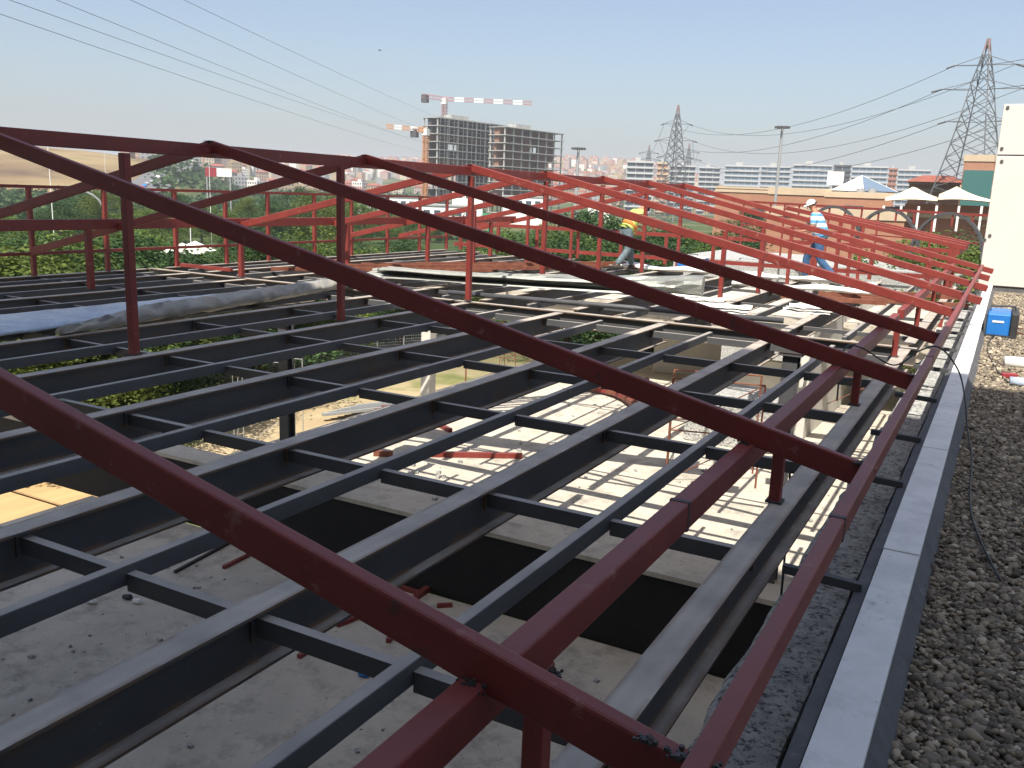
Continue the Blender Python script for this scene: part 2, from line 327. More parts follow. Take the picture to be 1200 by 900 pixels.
# rough concrete edge beam
mb = MB(); N = 260; prof = 7; vs = []; fs = []
for i in range(N + 1):
    y = -2.4 + 22.6 * i / N; e = .035 * noise.noise(Vector((y * 1.6, 2, 0))) + .02 * noise.noise(Vector((y * 6, 5, 0)))
    pts = [(-.80 + e, -2.6), (-.795 + e, -1.99), (-.77 + e, -1.965), (-.64, -1.96), (-.55, -1.955), (-.475, -1.96), (-.47, -2.5)]
    for j, (x, z) in enumerate(pts):
        q = .012 * noise.noise(Vector((x * 14, y * 9, z * 9))) if 0 < j < 6 else 0
        vs.append(V(x + q, y, z + q))
for i in range(N):
    for k in range(prof - 1): fs.append((i * prof + k, i * prof + prof + k, i * prof + prof + k + 1, i * prof + k + 1))
fs += [tuple(range(prof)), tuple(reversed([N * prof + k for k in range(prof)]))]
mb.add(vs, fs); tag(mb.obj('concrete_edge_beam', M['rconc']), 'rough broken concrete beam running under the red eaves tube', 'beam')

# gravel
gm = overlay(mat('gravel_bed', (.20, .165, .125), .95, var=.25, scale=20, bump=1, bscale=45, dist=.03), (.06, .05, .045), 38, .5, .68)
mb = MB(); hbox(mb, -.10, 14, -2.9, 24, ZGR - .06, ZGR - .012); struct(mb.obj('roof_floor', gm))
def pebbles():
    import numpy as np
    rng = np.random.default_rng(3)
    bm = bmesh.new(); bmesh.ops.create_icosphere(bm, subdivisions=1, radius=1)
    bm.verts.ensure_lookup_table(); bv = np.array([v.co[:] for v in bm.verts]); bf = np.array([[v.index for v in f.verts] for f in bm.faces]); bm.free()
    P = []
    def fill(x0, x1, y0, y1, size, dens):
        n = int((x1 - x0) * (y1 - y0) * dens); P.append(np.c_[rng.uniform(x0, x1, n), rng.uniform(y0, y1, n), np.full(n, size)])
    fill(-.105, 1.1, 1.4, 3.6, .0125, 6200); fill(-.105, 1.5, 3.6, 6, .0135, 4600); fill(-.105, 1.4, 6, 9.3, .015, 3200); fill(-.105, 1.6, 9.3, 20, .018, 900)
    P = np.vstack(P); n = len(P)
    sc_ = P[:, 2:3] * np.clip(rng.lognormal(-.05, .32, (n, 1)), .45, 2.1) * H
    rot = rng.uniform(0, 2 * np.pi, (n, 3)); s3 = np.c_[rng.uniform(.8, 1.5, n), rng.uniform(.75, 1.1, n), rng.uniform(.45, .8, n)]
    v = bv[None] * s3[:, None, :] * (1 + rng.uniform(-.16, .16, (n, len(bv), 1)))
    def R(a, i, j):
        nonlocal v
        c, s_ = np.cos(a)[:, None], np.sin(a)[:, None]; x, y = v[:, :, i].copy(), v[:, :, j].copy(); v[:, :, i] = c * x - s_ * y; v[:, :, j] = s_ * x + c * y
    R(rng.normal(0, .35, n), 0, 2); R(rng.normal(0, .35, n), 1, 2); R(rot[:, 2], 0, 1)
    v = v * sc_[:, None, :] + np.c_[P[:, 0] * H, P[:, 1] * H, ZGR * H + rng.uniform(-.012, .010, n)][:, None, :]
    vv = v.reshape(-1, 3); ff = (bf[None] + (np.arange(n) * len(bv))[:, None, None]).reshape(-1, 3)
    me = bpy.data.meshes.new('gravel'); me.vertices.add(len(vv)); me.vertices.foreach_set('co', vv.ravel().astype(np.float32))
    me.loops.add(ff.size); me.loops.foreach_set('vertex_index', ff.ravel().astype(np.int32)); me.polygons.add(len(ff))
    me.polygons.foreach_set('loop_start', np.arange(0, ff.size, 3, dtype=np.int32)); me.polygons.foreach_set('loop_total', np.full(len(ff), 3, dtype=np.int32))
    me.polygons.foreach_set('use_smooth', np.ones(len(ff), dtype=bool)); me.update(); me.validate()
    m = bpy.data.materials.new('pebble'); m.use_nodes = True; t = m.node_tree; b = t.nodes['Principled BSDF']; b.inputs['Roughness'].default_value = .85
    gg = t.nodes.new('ShaderNodeNewGeometry'); r = t.nodes.new('ShaderNodeValToRGB'); t.links.new(gg.outputs['Random Per Island'], r.inputs[0])
    r.color_ramp.elements[0].color = (.09, .075, .058, 1); r.color_ramp.elements[1].color = (.52, .45, .34, 1)
    for p, c in ((.3, (.16, .135, .10, 1)), (.6, (.25, .205, .15, 1)), (.88, (.34, .28, .20, 1))): e = r.color_ramp.elements.new(p); e.color = c
    t.links.new(r.outputs[0], b.inputs['Base Color']); me.materials.append(m)
    o = bpy.data.objects.new('gravel', me); COL.objects.link(o); o['kind'] = 'stuff'; tag(o, 'dark rounded pebbles covering the flat roof', 'gravel')
pebbles()

# ------------------------------------------------------------------ grey steel deck
def ibeam(mb, x, y0, y1, zt=ZD, d=.224, fw=.118, tf=.012, tw=.009):
    hbox(mb, x - fw / 2, x + fw / 2, y0, y1, zt - tf, zt); hbox(mb, x - fw / 2, x + fw / 2, y0, y1, zt - d, zt - d + tf); hbox(mb, x - tw / 2, x + tw / 2, y0, y1, zt - d + tf, zt - tf)
def ibeam_x(mb, y, x0, x1, zt, d=.3, fw=.14, tf=.014, tw=.01):
    hbox(mb, x0, x1, y - fw / 2, y + fw / 2, zt - tf, zt); hbox(mb, x0, x1, y - fw / 2, y + fw / 2, zt - d, zt - d + tf); hbox(mb, x0, x1, y - tw / 2, y + tw / 2, zt - d + tf, zt - tf)
BX = [-.805, -2.155, -3.485, -4.86, -6.255, -7.6, -8.95, -10.3, -11.55, -12.55]
def deck(name, label, y0, y1, joints, cross, drop=0):
    z = ZD - drop
    root = thing(name, label, 'steel deck', V(-6, (y0 + y1) / 2, z - .23))
    for i, x in enumerate(BX):
        mb = MB(); e = y1 - (.0 if i else .0); ibeam(mb, x, y0, e, z); 
        for y in cross:                      # web stiffener / cleat where the cross bars meet
            hbox(mb, x + .006, x + .02, y - .035, y + .035, z - .12, z - .014)
        mb.obj('main_beam', M['steel'], root)
        if i < len(BX) - 1:
            xt = (x + BX[i + 1]) / 2 - .01; mb = MB()
            hbox(mb, xt - .025, xt + .025, y0 + .05, e - .25, z - .086, z - .004)
            for y in joints: hbox(mb, xt - .027, xt + .027, y, y + .02, z - .088, z - .0015)
            mb.obj('joist_tube', M['steel2'], root, bevel=.005)
    for y in cross:
        for i in range(len(BX) - 1):
            a, b = BX[i + 1] + .012, BX[i] - .012; m_ = (BX[i] + BX[i + 1]) / 2 - .01
            yy = y + random.uniform(-.01, .01)
            mb = MB(); cw, cz = (.021, .108) if y0 < 5 else (.014, .085); hbox(mb, a, m_ - .027, yy - cw, yy + cw, z - cz, z - .036); hbox(mb, m_ + .027, b, yy - cw, yy + cw, z - cz, z - .036)
            mb.obj('cross_tube', M['steel2'], root)
    return root
front = deck('front_steel_deck', 'shaded front deck of grey steel beams, joists and short cross tubes over the floor', -1.6, 10.2, [1.45, 6.1], [-.95, .6, 2.14, 3.755, 5.27, 6.77, 8.3, 9.75])
rear = deck('rear_steel_deck', 'sunlit rear deck of grey steel beams beyond the cross girder', 10.62, 19.4, [13.2, 16.8], [11.5, 13.6, 15.7, 17.8, 19.2], .0)
mb = MB(); ibeam_x(mb, 10.41, -12.7, -.7, ZD - .012, d=.2, fw=.1); tag(mb.obj('cross_girder', M['steel']), 'dark grey steel girder crossing between the shaded and sunlit decks', 'girder')
# columns carrying the deck
def column(px, py, z, wd, m, label, base=None, zt=None, cap=None, yy=None):
    p = aty(px, py, yy) if yy else atz(px, py, z); x, y = p.x, p.y
    base = base if base is not None else (ZS if y > 10.44 else ZN)
    if x < -11.1 and y > 10.44: base = ZG
    zt = zt if zt is not None else ZD - .25
    c = thing('deck_column', label, 'column', V(x, y, base), 'columns under the steel decks')
    mb = MB(); w2 = wd / 2
    if m == 'H':
        hbox(mb, x - w2, x + w2, y - w2, y - w2 + .02, base, zt); hbox(mb, x - w2, x + w2, y + w2 - .02, y + w2, base, zt); hbox(mb, x - .01, x + .01, y - w2 + .02, y + w2 - .02, base, zt); mb.obj('shaft', M['dgrey'], c)
    else: hbox(mb, x - w2, x + w2, y - w2, y + w2, base, zt); mb.obj('shaft', M[m], c)
    mb = MB(); hbox(mb, x - w2 - .05, x + w2 + .05, y - w2 - .05, y + w2 + .05, zt, zt + .022); mb.obj('cap_plate', M[cap or 'dgrey'], c)
    return x, y
column(335, 393, -1.7, .17, 'H', 'dark steel column with red cap plate seen between the left beams', cap='red', yy=10.18, base=ZS)
column(503, 375, -1.7, .22, 'wwall', 'white square concrete column under the middle beams', yy=15)
column(930, 398, -1.7, .17, 'H', 'black steel column below the end of the right beam', yy=10.5)

# ------------------------------------------------------------------ red roof frame
XR, ZR, XE, ZE, S, Y0 = -6.352, .367, -.39, -1.0, 2.224, 1.446
SL = (ZE - ZR) / (XE - XR); K = 9
roof = thing('red_roof_frame', 'red primed gable roof frame of sloping rafters, purlins and posts over the deck', 'roof frame', V(XR, 10, ZD))
RW, RH = .044, .1
def rtop(x): return ZR + SL * abs(x - XR)
for k in range(K):
    y = Y0 + S * k + .03
    xe = XE + .055 if k < 5 else -.16 - .02 * (k % 2)
    zo = -.012 if k == 0 else 0; mb = MB(); mb.bar(V(XR + .004, y, ZR + zo), V(xe, y, rtop(xe) + zo), RW * H, RH * H); mb.obj('rafter', M['red'], roof, bevel=.009)
    xl = -10.52 if k in (4, 5) else 2 * XR - XE - (.15 if k == 3 else .02)
    mb = MB(); mb.bar(V(XR - .004, y, ZR), V(xl, y, rtop(xl)), RW * H, RH * H); mb.obj('rafter', M['red'], roof, bevel=.009)
YF, YB = .2, Y0 + S * 8 + .12
def purlin(name, x, zt, wd, ht, y0, y1):
    mb = MB(); mb.bar(V(x, y0, zt), V(x, y1, zt), wd * H, ht * H); return mb.obj(name, M['red'], roof, bevel=.007)
purlin('ridge_purlin', XR, .330, .05, .115, YF, YB)
purlin('eaves_purlin', XE + .024, ZE + .012, .047, .078, YF - 1, YB + .05)
purlin('lower_purlin', -.852, -.992, .066, .1, YF - 1, 9.35)
purlin('lower_purlin', -.852, -.992, .066, .1, 9.75, YB)
purlin('left_purlin', -10.55, -.53, .06, .135, YF, YB)
def post(x, y, zb, zt, wd=.075, m='red'):
    mb = MB(); w2 = wd / 2; hbox(mb, x - w2, x + w2, y - w2, y + w2, zb, zt); o = mb.obj('post', M[m], roof, bevel=.006)
    mb = MB(); hbox(mb, x - w2 - .012, x + w2 + .012, y - w2 - .012, y + w2 + .012, zb, zb + .012); mb.obj('weld_foot', M['redweld'], o)
for y in (2.3, 5.0, 7.7, 10.385, 12.6, 14.8, 17.0, 19.2): post(XR + .01, y, ZD, .205, .068)
for y in (1.76, 4.36, 6.95, 9.55): post(-.846, y, ZD, -1.094, .056)
for y in (11.9, 14.4, 16.9, 19.1): post(-.846, y, ZD, -1.094, .056)
for y in (2.3, 5.0, 7.7, 10.38, 13.0, 15.6, 18.2): post(-10.55, y, ZD, -.66, .075)
for x, y in ((-3.485, 12.57), (-3.485, 14.8), (-3.485, 17.0), (-3.485, 19.2)): post(x, y, ZD, rtop(x) - RH - .005, .06)
for x in (-8.95,):
    for y in (14.8, 17.0, 19.2): post(x, y, ZD, rtop(x) - RH - .005, .06)
# weld joints, splice plates
def weld(x, y, z, s_): 
    mb = MB()
    for i in range(34):
        p = V(x + random.gauss(0, s_ * .7), y + random.gauss(0, s_ * .4), z + random.gauss(0, .002)); r = random.uniform(.002, .0045) * H
        mb.box(p.x - r, p.x + r, p.y - r, p.y + r, p.z - r, p.z + r)
    mb.obj('weld', M['redweld'], roof)
weld(-.36, 1.446, -1.0, .03); weld(-.815, 1.76, -1.105, .022); weld(-.84, 1.45, -1.005, .02); weld(-.47, 1.45, rtop(-.47) - .008, .014); weld(-.815, 4.36, -1.105, .02); weld(-.40, 3.70, -1.0, .02)
for (x, y, z, a, b) in ((-.852, 2.79, -.992, .069, .104), (-.366, 2.93, ZE + .012, .05, .082), (-.366, 6.7, ZE + .012, .05, .082)):
    mb = MB(); mb.bar(V(x, y, z + .0022), V(x, y + .022, z + .0022), a * H, (b) * H); mb.obj('splice', M['redweld'], roof)
for k in range(K):                         # weld runs where rafters meet the purlins
    y = Y0 + S * k
    weld(-.852, y, -.992, .03); weld(-.40, y + .005, -1.0, .02); weld(XR, y, ZR - .01, .02)
# stub brackets from eaves purlin to parapet
for y in (.5, 2.0, 3.5, 5.02, 6.1, 7.5, 9.0, 10.4, 11.9, 13.4, 15, 16.6, 18.2):
    mb = MB(); mb.bar(V(-.62, y, -1.415), V(-.318, y, -1.425), .03 * H, .035 * H)
    mb.obj('eaves_bracket', M['dgrey'], roof)
# rafters of the lower wing beyond
wing = thing('red_wing_frame', 'further red roof wing frame with rafters ending left of the white block', 'roof frame', V(-3, 23, -2))
for k, (x0, x1) in ((9, (-4.58, -.75)), (10, (-4.3, -.80)), (11, (-4.0, -.86))):
    y = Y0 + S * k; mb = MB(); zz = lambda x: -.034 + (x + 4.58) * -.18 - .03 * (k - 9)
    mb.bar(V(x0, y, zz(x0)), V(x1, y, zz(x1)), RW * H, RH * H); mb.obj('rafter', M['red'], wing, bevel=.008)
    for x in (x1 - .3, x1 - 2.6):
        mb = MB(); hbox(mb, x - .04, x + .04, y - .04, y + .04, -3, zz(x) - RH); mb.obj('post', M['red'], wing)
mb = MB(); mb.bar(V(-.9, 21.3, -.80), V(-.9, 26.1, -.84), .07 * H, .12 * H); mb.obj('eaves_purlin', M['red'], wing)
mb = MB(); hbox(mb, -12, -.6, 20.6, 27, -3.2, -2.5); struct(mb.obj('wing_floor_slab', M['conc']))

# left edge railing
rail = thing('red_edge_railing', 'thin red tube railing with tall posts along the left deck edge before trees', 'railing', V(-12.55, 12, ZD))
for z, nme in ((-.135, 'top_rail'), (-1.10, 'lower_rail')):
    mb = MB(); mb.bar(V(-12.55, -1.2, z), V(-12.55, 19.5, z), .045 * H, .045 * H); mb.obj(nme, M['red'], rail)
for y in (-.6, .8, 2.2, 3.6, 5.4, 6.9, 8.23, 9.48, 10.85, 11.99, 13.07, 14.4, 15.6, 16.9, 18.2, 19.4):
    mb = MB(); hbox(mb, -12.58, -12.52, y - .03, y + .03, ZD, -.18); mb.obj('post', M['red'], rail)
for y in (10.9, 13.8):
    mb = MB(); hbox(mb, -12.5, -11.3, y - .03, y + .03, ZD + .004, ZD + .06); mb.obj('foot_tube', M['red'], rail)
er = thing('red_end_railing', 'red double railing with short posts across the far end of the deck', 'railing', V(-6, 19.7, ZD))
for z, nme in ((-.74, 'top_rail'), (-1.27, 'lower_rail')):
    mb = MB(); mb.bar(V(-12.5, 19.7, z), V(-1.0, 19.7, z), .06 * H, .085 * H); mb.obj(nme, M['red'], er)
for i in range(11):
    x = -12.3 + i * 1.1; mb = MB(); hbox(mb, x - .035, x + .035, 19.665, 19.735, ZD, -.83); mb.obj('post', M['red'], er)

# ------------------------------------------------------------------ things lying on the decks
def bundle(path, prof, jitter, seed, closed=True):
    mb = MB(); n = len(prof); vs = []; fs = []
    for i, (p, sx, sz) in enumerate(path):
        p = Vector(p); q = Vector(path[min(i + 1, len(path) - 1)][0]) - Vector(path[max(i - 1, 0)][0]); q.z = 0; q.normalize(); sd = Vector((q.y, -q.x, 0))
        for j, (a, b) in enumerate(prof):
            nn = jitter * noise.noise(Vector((i * .35, j * .8, seed))); vs.append(p + sd * (a * sx + nn) + Vector((0, 0, b * sz + nn * .6)))
    for i in range(len(path) - 1):
        for j in range(n if closed else n - 1): fs.append((i * n + j, i * n + (j + 1) % n, (i + 1) * n + (j + 1) % n, (i + 1) * n + j))
    if closed: fs += [tuple(reversed(range(n))), tuple((len(path) - 1) * n + j for j in range(n))]
    return mb.add(vs, fs)
oval = [(math.cos(a) * .5, .5 + math.sin(a) * .5) for a in [2 * math.pi * k / 14 for k in range(14)]]
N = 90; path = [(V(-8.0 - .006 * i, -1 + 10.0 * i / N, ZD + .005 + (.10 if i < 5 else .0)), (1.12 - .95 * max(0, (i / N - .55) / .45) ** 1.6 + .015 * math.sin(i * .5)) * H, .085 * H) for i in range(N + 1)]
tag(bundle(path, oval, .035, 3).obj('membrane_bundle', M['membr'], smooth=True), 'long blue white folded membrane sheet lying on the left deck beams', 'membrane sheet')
path = [(V(-7.62 - .010 * i, 5.2 + 5.6 * i / N, ZD + .003), .36 * H * (.25 + .75 * min(1, i / 25)) * (1 - .3 * (i / N) ** 3), .17 * H * (.4 + .6 * min(1, i / 20))) for i in range(N + 1)]
tag(bundle(path, oval, .07, 9).obj('wrapped_roll', M['wrap'], smooth=True), 'long grey wrapped roll lying beside the blue white membrane sheet', 'roll')
def corr(mb, a, b, wd, n, amp, sag, seed, th=.006, curve=0):
    a, b = Vector(a), Vector(b); d = b - a; sd = Vector((-d.y, d.x, 0)).normalized(); vs = []; fs = []; L = 16; m_ = n * 4
    for i in range(L + 1):
        t = i / L; c = a + d * t + Vector((0, 0, -sag * math.sin(t * math.pi)))
        for j in range(m_ + 1):
            u = j / m_ - .5; ph = (j % 4); h_ = amp * (0, 1, 1, 0)[ph] + curve * (.25 - u * u) * 4
            vs.append(c + sd * (u * wd) + Vector((0, 0, h_ + .02 * noise.noise(Vector((t * 5, u * 4, seed))))))
    nn = len(vs); vs += [v - Vector((0, 0, th)) for v in vs]
    for i in range(L):
        for j in range(m_):
            q = i * (m_ + 1) + j; fs.append((q, q + 1, q + m_ + 2, q + m_ + 1)); fs.append((nn + q, nn + q + m_ + 1, nn + q + m_ + 2, nn + q + 1))
    for i in (0, L):
        for j in range(m_): q = i * (m_ + 1) + j; fs.append((q, q + 1, nn + q + 1, nn + q))
    mb.add(vs, fs)
pl = [(V(-9.0, 11.55, ZD + .10), V(-3.75, 12.6, ZD + .12), .5, .02, 'long zinc sheet at the bottom of the pile on the deck'),
      (V(-8.9, 11.75, ZD + .17), V(-4.1, 12.55, ZD + .2), .42, .03, 'long zinc sheet second in the pile on the deck'),
      (V(-8.6, 11.5, ZD + .21), V(-4.6, 12.3, ZD + .25), .36, .02, 'long zinc sheet third in the pile on the deck')]
for i, (a, b, wd, sg, lb) in enumerate(pl):
    mb = MB(); corr(mb, a, b, wd * H, 7, .03, sg * H, i); tag(mb.obj('corrugated_sheet', M['zinc']), lb, 'metal sheet', 'zinc sheets piled on the deck')
path = [(V(-8.7, 11.5, ZD + .16).lerp(V(-3.75, 12.6, ZD + .08), i / 40), (.14 + .46 * (i / 40) ** 1.5) * H, (.06 + .26 * (i / 40) ** 1.5) * H) for i in range(41)]
tag(bundle(path, [(math.cos(a) * .5, .5 + math.sin(a) * .5) for a in [2 * math.pi * k / 22 for k in range(22)]], .05, 31).obj('wrapped_sheets', M['zinc']), 'cream grey sheet bundle widening to an open end on top right of the pile', 'metal sheet', 'zinc sheets piled on the deck')
for i, (x, y, L, lb) in enumerate(((-3.45, 12.35, .55, 'short offcut of white corrugated sheet right of the pile'), (-2.9, 11.7, .7, 'second white corrugated offcut behind the dark rafter'), (-2.0, 12.6, .6, 'white corrugated offcut nearest the lower purlin'))):
    for j in range(3):
        mb = MB(); corr(mb, V(x - L + .04 * j, y, ZD + .02 + .035 * j), V(x + .03 * j, y + .12, ZD + .02 + .035 * j), .35 * H, 6, .02, 0, i * 3 + j)
        tag(mb.obj('sheet_offcut', M['white']), lb + (', bottom of three', ', middle of three', ', topmost of three')[j], 'metal sheet', 'short offcuts of corrugated sheet')
mb = MB(); mb.tube([V(-6.9, 10.75, ZD + .04), V(-2.3, 11.25, ZD + .04)], .035 * H, 12)
tag(mb.obj('steel_pipe', M['dgrey'], smooth=True), 'long dark steel pipe lying in front of the zinc sheet pile', 'pipe')
mb = MB(); path = [(V(-7.4 + i * .28, 17.9 + .1 * math.sin(i), ZD + .01), .5 * H, (.09 + .03 * math.sin(i * 1.3)) * H) for i in range(20)]
tag(bundle(path, oval, .06, 21).obj('white_foil_strip', M['white'], smooth=True), 'bright white crumpled foil strip across the rear deck behind the worker in the vest', 'foil sheet')
path = [(V(-4.2 + i * .2, 15.9 + .03 * i, ZD + .01), .42 * H, (.08 + .02 * math.sin(i)) * H) for i in range(13)]
tag(bundle(path, oval, .04, 5).obj('white_foil_roll', M['white'], smooth=True), 'bright white foil roll lying left of the worker in the striped shirt', 'foil roll')
for i in range(7):
    a = V(-10.9 + .25 * i, 11.4 + .5 * i, ZD + .02 + .05 * (i % 2)); b = a + V(2.6, 3.0 + .2 * i, 0)
    mb = MB(); mb.bar(a + Vector((0, 0, .07)), b + Vector((0, 0, .07)), .07, .07); tag(mb.obj('rusty_tube', M['rust']), ('first', 'second', 'third', 'fourth', 'fifth', 'sixth', 'seventh')[i] + ' rusty brown tube from the left of those stacked on the rear deck', 'steel tube', 'rusty tubes stacked on the rear deck')
for i, (x, y) in enumerate(((-3.0, 14.3), (-2.6, 15.2), (-1.9, 14.9), (-1.9, 16.3))):
    mb = MB(); mb.bar(V(x, y, ZD + .08), V(x + 1.5, y + .35, ZD + .07), .09, .08); tag(mb.obj('loose_red_tube', M['rust']), ('nearest', 'second nearest', 'third nearest', 'farthest')[i] + ' dark red tube lying across the right rear beams', 'steel tube', 'dark red tubes across the right rear beams')
bb = thing('blue_toolbox', 'bright blue toolbox standing on the far deck edge', 'toolbox', V(-5.85, 18.8, ZD))
mb = MB(); hbox(mb, -6.15, -5.55, 18.6, 18.9, ZD + .002, -1.20); mb.obj('box_body', M['blue'], bb, bevel=.02)
mb = MB(); hbox(mb, -6.16, -5.54, 18.59, 18.91, -1.198, -1.165); mb.obj('lid', M['white'], bb, bevel=.01)
mb = MB(); mb.tube([V(-5.95, 18.75, -1.165), V(-5.95, 18.75, -1.12), V(-5.75, 18.75, -1.12), V(-5.75, 18.75, -1.165)], .012, 6); mb.obj('handle', M['dark'], bb)

# welding set on the gravel
wx, wy = V(.02, 13.3, ZGR), None
ws = thing('welding_machine', 'blue welding machine with dark end panel on the sunlit gravel by the coping', 'welding machine', V(.05, 13, ZGR))
a = .12
mb = MB(); hbox(mb, -.10, .16, 12.75, 13.55, ZGR + .02, ZGR + .30); mb.obj('casing', M['blue'], ws, bevel=.02)
mb = MB(); hbox(mb, .163, .25, 12.72, 13.58, ZGR + .01, ZGR + .32); mb.obj('front_panel', M['dark'], ws, bevel=.02)
mb = MB(); hbox(mb, -.13, -.103, 12.76, 13.54, ZGR + .02, ZGR + .29); mb.obj('rear_panel', M['dgrey'], ws, bevel=.01)
mb = MB(); hbox(mb, -.11, .24, 12.7, 12.76, ZGR + .0, ZGR + .035); hbox(mb, -.11, .24, 13.5, 13.56, ZGR + .0, ZGR + .035); mb.obj('foot_bar', M['dark'], ws)
mb = MB(); mb.tube([V(-.08, 13.15, ZGR + .30), V(-.08, 13.15, ZGR + .36), V(.2, 13.15, ZGR + .37), V(.2, 13.15, ZGR + .31)], .014, 8); mb.obj('handle', M['dark'], ws)
mb = MB(); hbox(mb, -.04, .09, 12.744, 12.749, ZGR + .19, ZGR + .215); mb.obj('nameplate', M['white'], ws)
# cables
def cable(pts, r, label, m='cable', n=6):
    P = []; pts = [Vector(p) for p in pts]
    for i in range(len(pts) - 1):
        p0, p1, p2, p3 = pts[max(i - 1, 0)], pts[i], pts[i + 1], pts[min(i + 2, len(pts) - 1)]
        for k in range(8):
            t = k / 8; P.append(.5 * ((2 * p1) + (p2 - p0) * t + (2 * p0 - 5 * p1 + 4 * p2 - p3) * t * t + (3 * p1 - p0 - 3 * p2 + p3) * t ** 3))
    P.append(pts[-1]); mb = MB(); mb.tube(P, r, n); o = mb.obj('cable', M[m], smooth=True); return tag(o, label, 'cable')
cable([V(-.88, 6.3, -1.3), V(-.9, 6.5, -.98), V(-.82, 6.75, -.985), V(-.6, 6.85, -1.10), V(-.45, 7.0, -.995), V(-.33, 7.1, -.975), V(-.2, 7.3, -1.15), V(-.13, 7.2, -1.32), V(-.08, 6.9, -1.48), V(-.02, 6.2, -1.525), V(.02, 5.0, -1.525), V(.16, 4.1, -1.52)], .0065, 'thick black cable arching from the lower purlin over the coping onto gravel')
cable([V(.0, 12.7, -1.5), V(-.05, 11.6, -1.53), V(.03, 10.4, -1.53), V(.12, 9.6, -1.53), V(.2, 9.2, -1.53)], .006, 'thin cable trailing over gravel from the blue welding machine')
cable([V(-4.9, .9, ZN + .02), V(-5.2, 3, ZN + .02), V(-7.3, 4.8, ZN + .02), V(-8.2, 6.6, ZN + .02), V(-7.4, 8.6, ZN + .02)], .018, 'black cable snaking over the near shaded concrete floor')
cable([V(-.55, 3.45, -1.46 - .5), V(-.62, 3.5, -2.4), V(-.66, 3.5, -3.4)], .006, 'thin wire hanging beside the rough concrete beam')
cable([V(-1.2, 5.9, ZD + .01), V(-1.05, 5.8, -1.7), V(-1.0, 5.7, -2.6)], .009, 'hanging wire between the lower purlin and the joist')
cable([V(.3, 14.6, -1.53), V(.6, 13.8, -1.53), V(.2, 13.9, -1.53), V(.35, 13.2, -1.53), V(.8, 13.0, -1.53)], .008, 'tangled orange cord on the gravel behind the welding machine', 'rust')
# debris on gravel
mb = MB(); p = atz(1177, 424, ZGR + .05) * H; mb.tube([p, p + Vector((.28, .05, .0)), p + Vector((.34, .06, 0))], [.07, .07, .03], 12)
tag(mb.obj('plastic_bottle', M['white'], smooth=True), 'white plastic canister lying on the sunlit gravel', 'bottle')
mb = MB(); p = atz(1195, 448, ZGR + .04) * H; mb.tube([p - Vector((.09, 0, 0)), p + Vector((.1, .03, 0)), p + Vector((.15, .04, 0))], [.05, .05, .02], 10)
tag(mb.obj('water_bottle', M['membr'], smooth=True), 'small blue white water bottle on gravel below the canister', 'bottle')
mb = MB(); p = atz(1182, 440, ZGR + .03) * H; mb.cbar(p - Vector((.07, .02, 0)), p + Vector((.08, .03, 0)), .06, .05)
tag(mb.obj('red_brick_piece', M['redsign'], bevel=.008), 'small red block on gravel between the canister and water bottle', 'block')
mb = MB(); p = V(-.40, 2.55, -1.94); mb.cbar(p, p + Vector((.03, .12, .09)), .09, .006)
tag(mb.obj('paper_scrap', M['white']), 'torn white printed scrap in the dark gutter', 'scrap')

# debris on the slabs
def floorbar(px, py, qx, qy, z, wd, m, label, cat='steel tube', grp=None, name='red_tube'):
    a, b = atz(px, py, z) * H, atz(qx, qy, z) * H; mb = MB(); mb.bar(a + Vector((0, 0, wd)), b + Vector((0, 0, wd)), wd, wd * .95); return tag(mb.obj(name, M[m]), label, cat, grp)
G1 = 'red tube offcuts lying on the floors'
floorbar(500, 535, 612, 537, ZS, .10, 'red', 'long straight red tube lying alone on the sunlit slab', grp=G1)
floorbar(510, 498, 528, 507, ZS, .09, 'red', 'short red offcut at the shaded edge of the sunlit slab', grp=G1)
floorbar(438, 534, 460, 535, ZS, .10, 'rust', 'rusty offcut on the slab left of the long red tube', grp=G1)
floorbar(401, 716, 424, 703, ZN, .07, 'red', 'short red offcut lying first from the left in the cluster', grp=G1)
floorbar(455, 754, 475, 724, ZN, .07, 'red', 'red offcut slanting upward in the cluster beside the near joist', grp=G1)
floorbar(468, 690, 490, 697, ZN, .07, 'red', 'upper red offcut in the cluster by the black girder', grp=G1)
floorbar(487, 703, 502, 692, ZN, .09, 'red', 'thicker red offcut on the right of the cluster', grp=G1)
floorbar(512, 712, 530, 711, ZN, .06, 'red', 'tiny red offcut right of the cluster', grp=G1)
floorbar(350, 772, 376, 756, ZN, .06, 'red', 'thin red offcut below the main grey beam', grp=G1)
floorbar(262, 667, 296, 650, ZN, .06, 'red', 'thin red rod on the floor behind the near rafter', grp=G1)
floorbar(395, 735, 428, 722, ZN, .07, 'red', 'red offcut lying left of the slanting one', grp=G1)
floorbar(205, 672, 268, 638, ZN, .05, 'dark', 'dark steel bar leaning flat on the shaded floor', grp=None, name='steel_bar')
for i, (px, py, c, lb) in enumerate(((425, 794, 'blue', 'crushed bluish packet on the floor beside the near joist'), (106, 708, 'white', 'small white cup on the near shaded floor'), (14, 740, 'membr', 'crumpled plastic bottle at the left picture edge'), (148, 703, 'dark', 'small black block on the cable'), (160, 708, 'white', 'small white shard beside the black block'))):
    p = atz(px, py, ZN) * H; mb = MB(); mb.tube([p + Vector((-.06, 0, .04)), p + Vector((.05, .03, .05)), p + Vector((.09, .04, .04))], [.035, .045, .015], 7)
    tag(mb.obj('litter', M[c]), lb, 'litter', 'litter on the near shaded floor')
mb = MB(); rr = random.Random(4)
